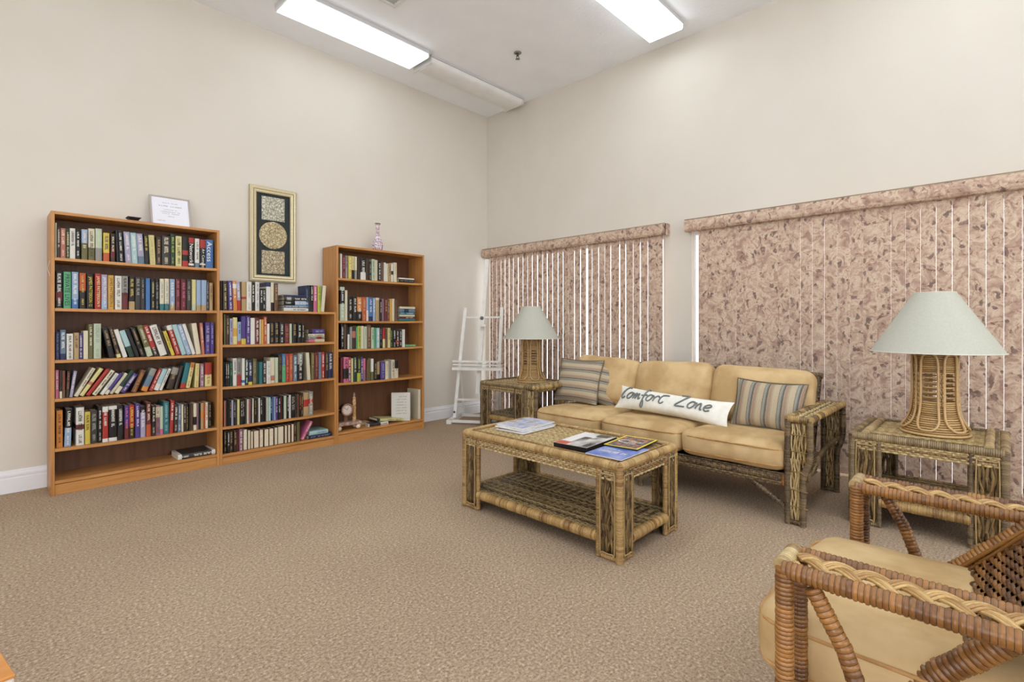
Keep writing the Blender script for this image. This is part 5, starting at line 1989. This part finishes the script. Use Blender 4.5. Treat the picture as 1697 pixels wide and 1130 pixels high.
# handwritten words on the long pillow: pen strokes in units of x-height, baseline 0
GL = {
    'C': ([[(1.0, 1.75), (.8, 1.95), (.45, 1.7), (.12, .9), (.05, .3), (.3, .0), (.62, .3)]], .85),
    'o': ([[(.75, .95), (.45, 1.0), (.12, .55), (.15, .1), (.45, .0), (.75, .4), (.8, .9), (.7, 1.0), (1.0, .85)]], .9),
    'm': ([[(.0, .95), (.12, .5), (.08, .05), (.2, .6), (.42, .98), (.45, .5), (.42, .05), (.55, .6), (.8, .95), (.82, .4), (.9, .05), (1.1, .3)]], 1.1),
    'f': ([[(.85, 1.75), (.62, 1.85), (.42, 1.1), (.38, .0), (.32, -.85), (.5, -1.05), (.62, -.6), (.48, .0)], [(.05, .75), (.4, .8), (.8, .9)]], .72),
    'r': ([[(.0, .9), (.15, .45), (.12, .05), (.2, .55), (.45, .95), (.7, .95), (.78, .75)]], .8),
    't': ([[(.65, 1.25), (.3, 1.15), (.08, .6), (.1, .1), (.4, -.05), (.62, .25)], [(.3, 1.2), (.7, 1.3), (1.05, 1.28)]], 1.0),
    'Z': ([[(.35, 1.75), (.9, 1.8), (1.25, 1.75), (.75, .9), (.1, .05), (.7, .0), (1.25, .02)]], 1.45),
    'n': ([[(.05, .95), (.12, .4), (.1, .05), (.2, .6), (.5, .98), (.58, .5), (.6, .05), (.8, .1)]], .85),
    'e': ([[(.1, .45), (.5, .55), (.78, .8), (.6, 1.02), (.2, .75), (.1, .3), (.35, .0), (.75, .2)]], .9),
}


def pillow_y(x, z):
    u = x / (BW / 2); w = z / (BH / 2)
    t = (max(0, 1 - abs(u) ** 2.6) ** .62) * (max(0, 1 - abs(w) ** 2.6) ** .62)
    return -(BT / 2 * t) - .003


X = -.385; U = .0595
for letter in 'Comfort Zone':
    if letter == ' ': X += .06; continue
    le = MB()
    st, adv = GL[letter]
    for s_ in st:
        pts = []
        for q in smooth_path([(a[0], a[1], 0) for a in s_], 5):
            x = X + q.x * U + q.y * .007; z = -.018 + q.y * U * .80
            z = max(-.088, min(.088, z))
            pts.append((x, pillow_y(x, z), z))
        le.tube(pts, .0056, 6, lin((122, 126, 124)))
    X += adv * U + .002
    le.build('letter', FABRIC_ATTR, bol, local=True)

# ------------------------------------------------------------------ the armchair (faces the bookcase wall)
CXL, CXR = -3.205, -2.365       # outer rails
CYF, CYB = -4.300, -5.06
ch = thing('armchair', 'wicker armchair with bound cane arms and tan seat cushion, lower right', 'armchair', ((CXL + CXR) / 2, (CYF + CYB) / 2, 0))
AZ = .585


def chair_arm(xo, xi, s):
    r = .0185
    for x in (xo, xi):
        MB().wrapped([(x, CYF, AZ), (x, CYB, AZ)], r if x == xo else r * .9, .0095, HONEY, HONEY2, 12, .92, patch=.15).build('arm_rail', CANE, ch)
        MB().wrapped([(x, CYF - .004, 0), (x, CYF - .004, AZ + .004)], r, .0090, HONEY, HONEY2, 12, .92, patch=.15).build('front_post', CANE, ch)
    MB().wrapped([(xo - s * .0, CYF + .002, AZ + .004), (xi, CYF + .002, AZ + .004)], r * .96, .009, STRAW, GOLD2, 12).build('arm_end', CANE, ch)
    MB().wrapped([(xo, CYB, AZ), (xi, CYB, AZ)], r * .96, .009, STRAW, GOLD2, 10).build('arm_end', CANE, ch)
    for x in (xo,):
        MB().wrapped([(x, CYF - .055, AZ - .02), (x, CYF - .11, AZ - .12), (x, CYF - .185, .25), (x, CYF - .215, .06)], r * .9, .0105, HONEY, HONEY2, 10, .92).build('diagonal_brace', CANE, ch)
    MB().wrapped([(xo, CYB, 0), (xo, CYB, AZ)], r, .0105, HONEY, HONEY2, 10, .92).build('back_leg', CANE, ch)
    MB().wrapped([(xo, CYF, .10), (xo, CYB, .10)], r * .8, .0105, HONEY, HONEY2, 8, .92).build('side_stretcher', CANE, ch)
    # three-strand plait filling the arm, each strand four reeds
    lo, hi = min(xo, xi) + r * .6, max(xo, xi) - r * .6
    xm = (lo + hi) / 2; A = (hi - lo) / 2 - .010
    L = CYF - CYB - .03
    P = .165
    for k in range(3):
        m = MB()
        for q in range(4):
            pts = []
            n = int(L / .009)
            off = (q - 1.5) * .0058
            for i in range(n + 1):
                y = i * L / n
                ph = 2 * PI * (y / P + k / 3)
                wv = A * math.sin(ph)
                zz = .0065 * math.sin(2 * ph + .6) + .004 * math.cos(q - 1.5) * .5
                sl = math.cos(ph)
                pts.append((xm + wv + off * (1 - .35 * abs(sl)), CYF - .015 - y + off * sl * .9, AZ + .006 + zz))
            m.tube(pts, .0037, 5, mixc(lin((206, 172, 112)), lin((154, 112, 60)), random.random()))
        m.build('plait_strand', CANE, ch)
    MB().tube([(lo - .002, CYF - .02, AZ + .006), (lo - .002, CYB + .01, AZ + .006)], .004, 5, STRAW).build('edge_reed', CANE, ch)
    MB().tube([(hi + .002, CYF - .02, AZ + .006), (hi + .002, CYB + .01, AZ + .006)], .004, 5, STRAW).build('edge_reed', CANE, ch)


chair_arm(CXL, CXL + .103, -1)
chair_arm(CXR, CXR - .103, 1)
si0, si1 = CXL + .125, CXR - .125
for y in (CYF - .03, CYB + .12):
    MB().wrapped([(si0 - .02, y, .255), (si1 + .02, y, .255)], .020, .0105, HONEY, HONEY2, 10).build('seat_rail', CANE, ch)
for x in (si0 - .01, si1 + .01):
    MB().wrapped([(x, CYF - .03, .255), (x, CYB + .10, .255)], .018, .0105, HONEY, HONEY2, 10).build('seat_rail', CANE, ch)
MB().box(si0, si1, CYB + .12, CYF - .03, .252, .264, scl(HONEY2, .6)).build('seat_deck', CANE, ch)
place_cushion('seat_cushion', ch, ((si0 + si1) / 2, -4.505, .352), (0, 0, 0), si1 - si0 + .035, .60, .165, .055, .010, 31)
# woven reclining back between two bound poles
by0, bzz0, by1, bzz1 = -4.505, .375, -5.02, .93
for x in (si0 + .005, si1 - .005):
    MB().wrapped([(x, by0 + .02, bzz0 - .09), (x, by0, bzz0), (x, (by0 + by1) / 2 , (bzz0 + bzz1) / 2), (x, by1, bzz1)], .024, .0115, HONEY, HONEY2, 12, .88).build('back_pole', CANE, ch)
    for q in range(3):
        sx_ = 1 if x < -2.8 else -1
        MB().tube([(x + sx_ * (.026 + .011 * q), by0 - .02 * q, bzz0 + .008), (x + sx_ * (.024 + .010 * q), (by0 + by1) / 2, (bzz0 + bzz1) / 2 + .012), (x + sx_ * .03, by1, bzz1)], .0055, 6, mixc(HONEY, HONEY2, .2 + .3 * q)).build('back_reed', CANE, ch)
m = MB()
vv = Vector((0, by1 - by0, bzz1 - bzz0))
m.weave((si1, by0, bzz0 - .01), (-1, 0, 0), vv, si1 - si0, vv.length, 72, .075, .0045, .0105, mixc(HONEY, HONEY2, .5), scl(HONEY2, .7), sub=6)
q = [Vector((si0, by0, bzz0)), Vector((si1, by0, bzz0)), Vector((si1, by1, bzz1)), Vector((si0, by1, bzz1))]
bk = Vector((0, -.008, -.008))
m.add([tuple(p + bk) for p in q] + [tuple(p + bk * 1.7) for p in q], [(0, 1, 2, 3), (7, 6, 5, 4), (3, 2, 6, 7)], scl(HONEY2, .4))
m.build('woven_back', CANE, ch)['kind'] = 'stuff'
MB().wrapped([(si0, by1, bzz1), (si1, by1, bzz1)], .024, .0115, HONEY, HONEY2, 12).build('back_rail', CANE, ch)

# ------------------------------------------------------------------ magazines on the coffee table
def cover_mat(name, build):
    m, nt, b = new_mat(name, .3, .45)
    uv = nt.nodes.new('ShaderNodeUVMap'); uv.uv_map = 'uv'
    build(nt, b, uv)
    return m


def blotch(ca, cb, cc, scale):
    def f(nt, b, uv):
        n = nd(nt, 'ShaderNodeTexNoise', Scale=scale, Detail=5.0)
        nt.links.new(uv.outputs[0], n.inputs['Vector'])
        r = ramp(nt, [(.36, ca), (.5, cb), (.62, cc)]); nt.links.new(n.outputs['Fac'], r.inputs['Fac']); nt.links.new(r.outputs['Color'], b.inputs['Base Color'])
    return f


ZT = .4625 - .0085


def magazine(label, x, y, z, rz, w, h, th, mat, edge=(232, 230, 224), extra=None, tilt=0.0):
    """w along local x, h along local y; pages plus a printed cover sheet"""
    o = thing('magazine', label, 'magazine', (x, y, z), (tilt, 0, rz), group='magazines on the coffee table')
    MB().bbox(-w / 2, w / 2, -h / 2, h / 2, 0, th, .001, lin(edge)).build('pages', PAPER, o, local=True)
    c = MB().add([(-w / 2, -h / 2, th + .0004), (w / 2, -h / 2, th + .0004), (w / 2, h / 2, th + .0004), (-w / 2, h / 2, th + .0004), (-w / 2, -h / 2, th + .001), (w / 2, -h / 2, th + .001), (w / 2, h / 2, th + .001), (-w / 2, h / 2, th + .001)],
                 [(4, 5, 6, 7), (3, 2, 1, 0), (0, 1, 5, 4), (1, 2, 6, 5), (2, 3, 7, 6), (3, 0, 4, 7)], uv=[[(0, 0), (1, 0), (1, 1), (0, 1)]] + [[(0, 0)] * 4] * 5).build('cover', mat, o, local=True)
    if extra: extra(o, c, w, h, th + .0013)
    return o


def patch(c, name, x0, x1, y0, y1, z, col):
    return MB().box(x0, x1, y0, y1, z - .0003, z, lin(col)).build(name, PAPER, c, local=True)


def words(c, txt, colkey, x0, x1, y0, y1, z):
    me, a, b, p, q = text_mesh(txt, colkey)
    me.materials.append(COVER)
    g = bpy.data.objects.new('lettering', me); link(g, c)
    g.location = (x0 - a * (x1 - x0) / (b - a), y0 - p * (y1 - y0) / (q - p), z); g.scale = ((x1 - x0) / (b - a), (y1 - y0) / (q - p), 1)
    return g


def marks(c, variant, colkey, x0, x1, y0, y1, z):
    g = bpy.data.objects.new('lettering', glyph_mesh(variant, colkey)); link(g, c)
    g.matrix_local = Matrix(((0, 0, -(x1 - x0), x0), (y1 - y0, 0, 0, y0), (0, 1, 0, z), (0, 0, 0, 1)))


BL = cover_mat('blue_grey_magazine_print', blotch(lin((120, 132, 176)), lin((204, 208, 226)), lin((150, 138, 110)), 3.5))
BL2 = cover_mat('pale_magazine_print', blotch(lin((170, 172, 196)), lin((226, 226, 230)), lin((168, 150, 112)), 4.5))
BW_ = cover_mat('portrait_magazine_print', blotch(lin((70, 68, 66)), lin((176, 174, 170)), lin((222, 220, 216)), 2.2))
NG = cover_mat('collage_magazine_print', blotch(lin((38, 44, 74)), lin((84, 80, 84)), lin((186, 112, 70)), 7.0))
AB = cover_mat('blue_magazine_print', blotch(lin((74, 100, 178)), lin((112, 140, 206)), lin((150, 160, 206)), 2.0))
z = ZT
for k, (dx, dy, rz, mt, lb) in enumerate(((-.012, -.012, .02, BL2, 'bottom magazine of the pile at the far end of coffee table'), (.01, .0, -.06, BL, 'second magazine from bottom in the coffee table pile'), (-.006, .008, .05, BL2, 'third magazine from bottom in the coffee table pile'), (.012, .010, -.03, BL, 'top magazine of the pile at the far end of coffee table'))):
    magazine(lb, -2.045 + dx, -2.515 + dy, z, rz + .02, .30, .215, .0055, mt)
    z += .0072


def ex_book(o, c, w, h, z):
    patch(c, 'red_corner', -w / 2 + .003, -w / 2 + .062, h / 2 - .075, h / 2 - .005, z, (196, 84, 62))
    patch(c, 'white_sky', -w / 2 + .07, w / 2 - .004, h / 2 - .062, h / 2 - .003, z, (230, 228, 226))
    patch(c, 'dark_hat', .005, .055, h / 2 - .105, h / 2 - .066, z + .0003, (60, 56, 56))
    patch(c, 'white_shirt', .05, .12, -.02, .06, z + .0002, (222, 220, 218))
    patch(c, 'dark_sleeve', .09, w / 2 - .006, -.075, -.005, z + .0003, (74, 70, 66))
    marks(c, 3, 'K', -w / 2 + .012, -w / 2 + .11, -h / 2 + .012, -h / 2 + .042, z + .0006)


bk_ = magazine('thick black-edged book with a grey portrait cover on the coffee table', -2.140, -3.035, ZT, .08, .315, .20, .024, BW_, (24, 22, 22), ex_book)
bk_['category'] = 'book'


def ex_blue(o, c, w, h, z):
    marks(c, 5, 'W', -w / 2 + .02, w / 2 - .03, -.055, -.02, z)
    marks(c, 2, 'W', -w / 2 + .02, w / 2 - .09, .005, .022, z)


magazine('pale blue magazine with white title partly under the yellow-bordered one', -2.190, -3.262, ZT + .0080, PI / 2 * 3 + .03, .20, .27, .004, AB, extra=ex_blue)


def ex_yellow(o, c, w, h, z):
    for a in ((-w / 2, w / 2, -h / 2, -h / 2 + .011), (-w / 2, w / 2, h / 2 - .011, h / 2), (-w / 2, -w / 2 + .011, -h / 2 + .011, h / 2 - .011), (w / 2 - .011, w / 2, -h / 2 + .011, h / 2 - .011)):
        patch(c, 'yellow_border', *a, z, (228, 208, 58))
    words(c, 'C', 'W', -w / 2 + .018, -w / 2 + .075, -.03, .035, z)
    marks(c, 6, 'W', -w / 2 + .08, w / 2 - .03, -.01, .028, z)
    marks(c, 1, 'W', -w / 2 + .07, w / 2 - .06, -.045, -.02, z)


magazine('glossy magazine with a bright yellow border at the table\'s near end', -2.010, -3.232, ZT + .0140, PI / 2 * 3 + .10, .185, .262, .006, NG, (40, 38, 36), ex_yellow)

# ------------------------------------------------------------------ corner of a low table at the lower left
tx0, tx1, ty0, ty1 = -.60, 0.0, 0.0, .50
t = thing('side_table', 'corner of a small orange wooden table at the lower left edge', 'table', (-4.326, -3.315, 0), (0, 0, math.radians(9)))
MB().bbox(tx0, tx1, ty0, ty1, .444, .450, .001).build('top_board', wood_mat('orange_oak', lin((188, 124, 58)), lin((204, 142, 76)), 'x', .35), t, local=True)
MB().bbox(tx0 + .002, tx1 - .001, ty0 + .001, ty1 - .002, .405, .4438, .004).build('apron', noise_mat('chipped_white_edge', lin((92, 84, 80)), lin((226, 216, 206)), 26, .6, lo=.40, hi=.48), t, local=True)
for x in (tx0 + .04, tx1 - .04):
    for y in (ty0 + .04, ty1 - .04):
        MB().add([(x - .014, y - .014, 0), (x + .014, y - .014, 0), (x + .014, y + .014, 0), (x - .014, y + .014, 0), (x - .022, y - .022, .405), (x + .022, y - .022, .405), (x + .022, y + .022, .405), (x - .022, y + .022, .405)],
                 [(3, 2, 1, 0), (4, 5, 6, 7), (0, 1, 5, 4), (1, 2, 6, 5), (2, 3, 7, 6), (3, 0, 4, 7)]).build('leg', WOOD_Z, t, local=True)
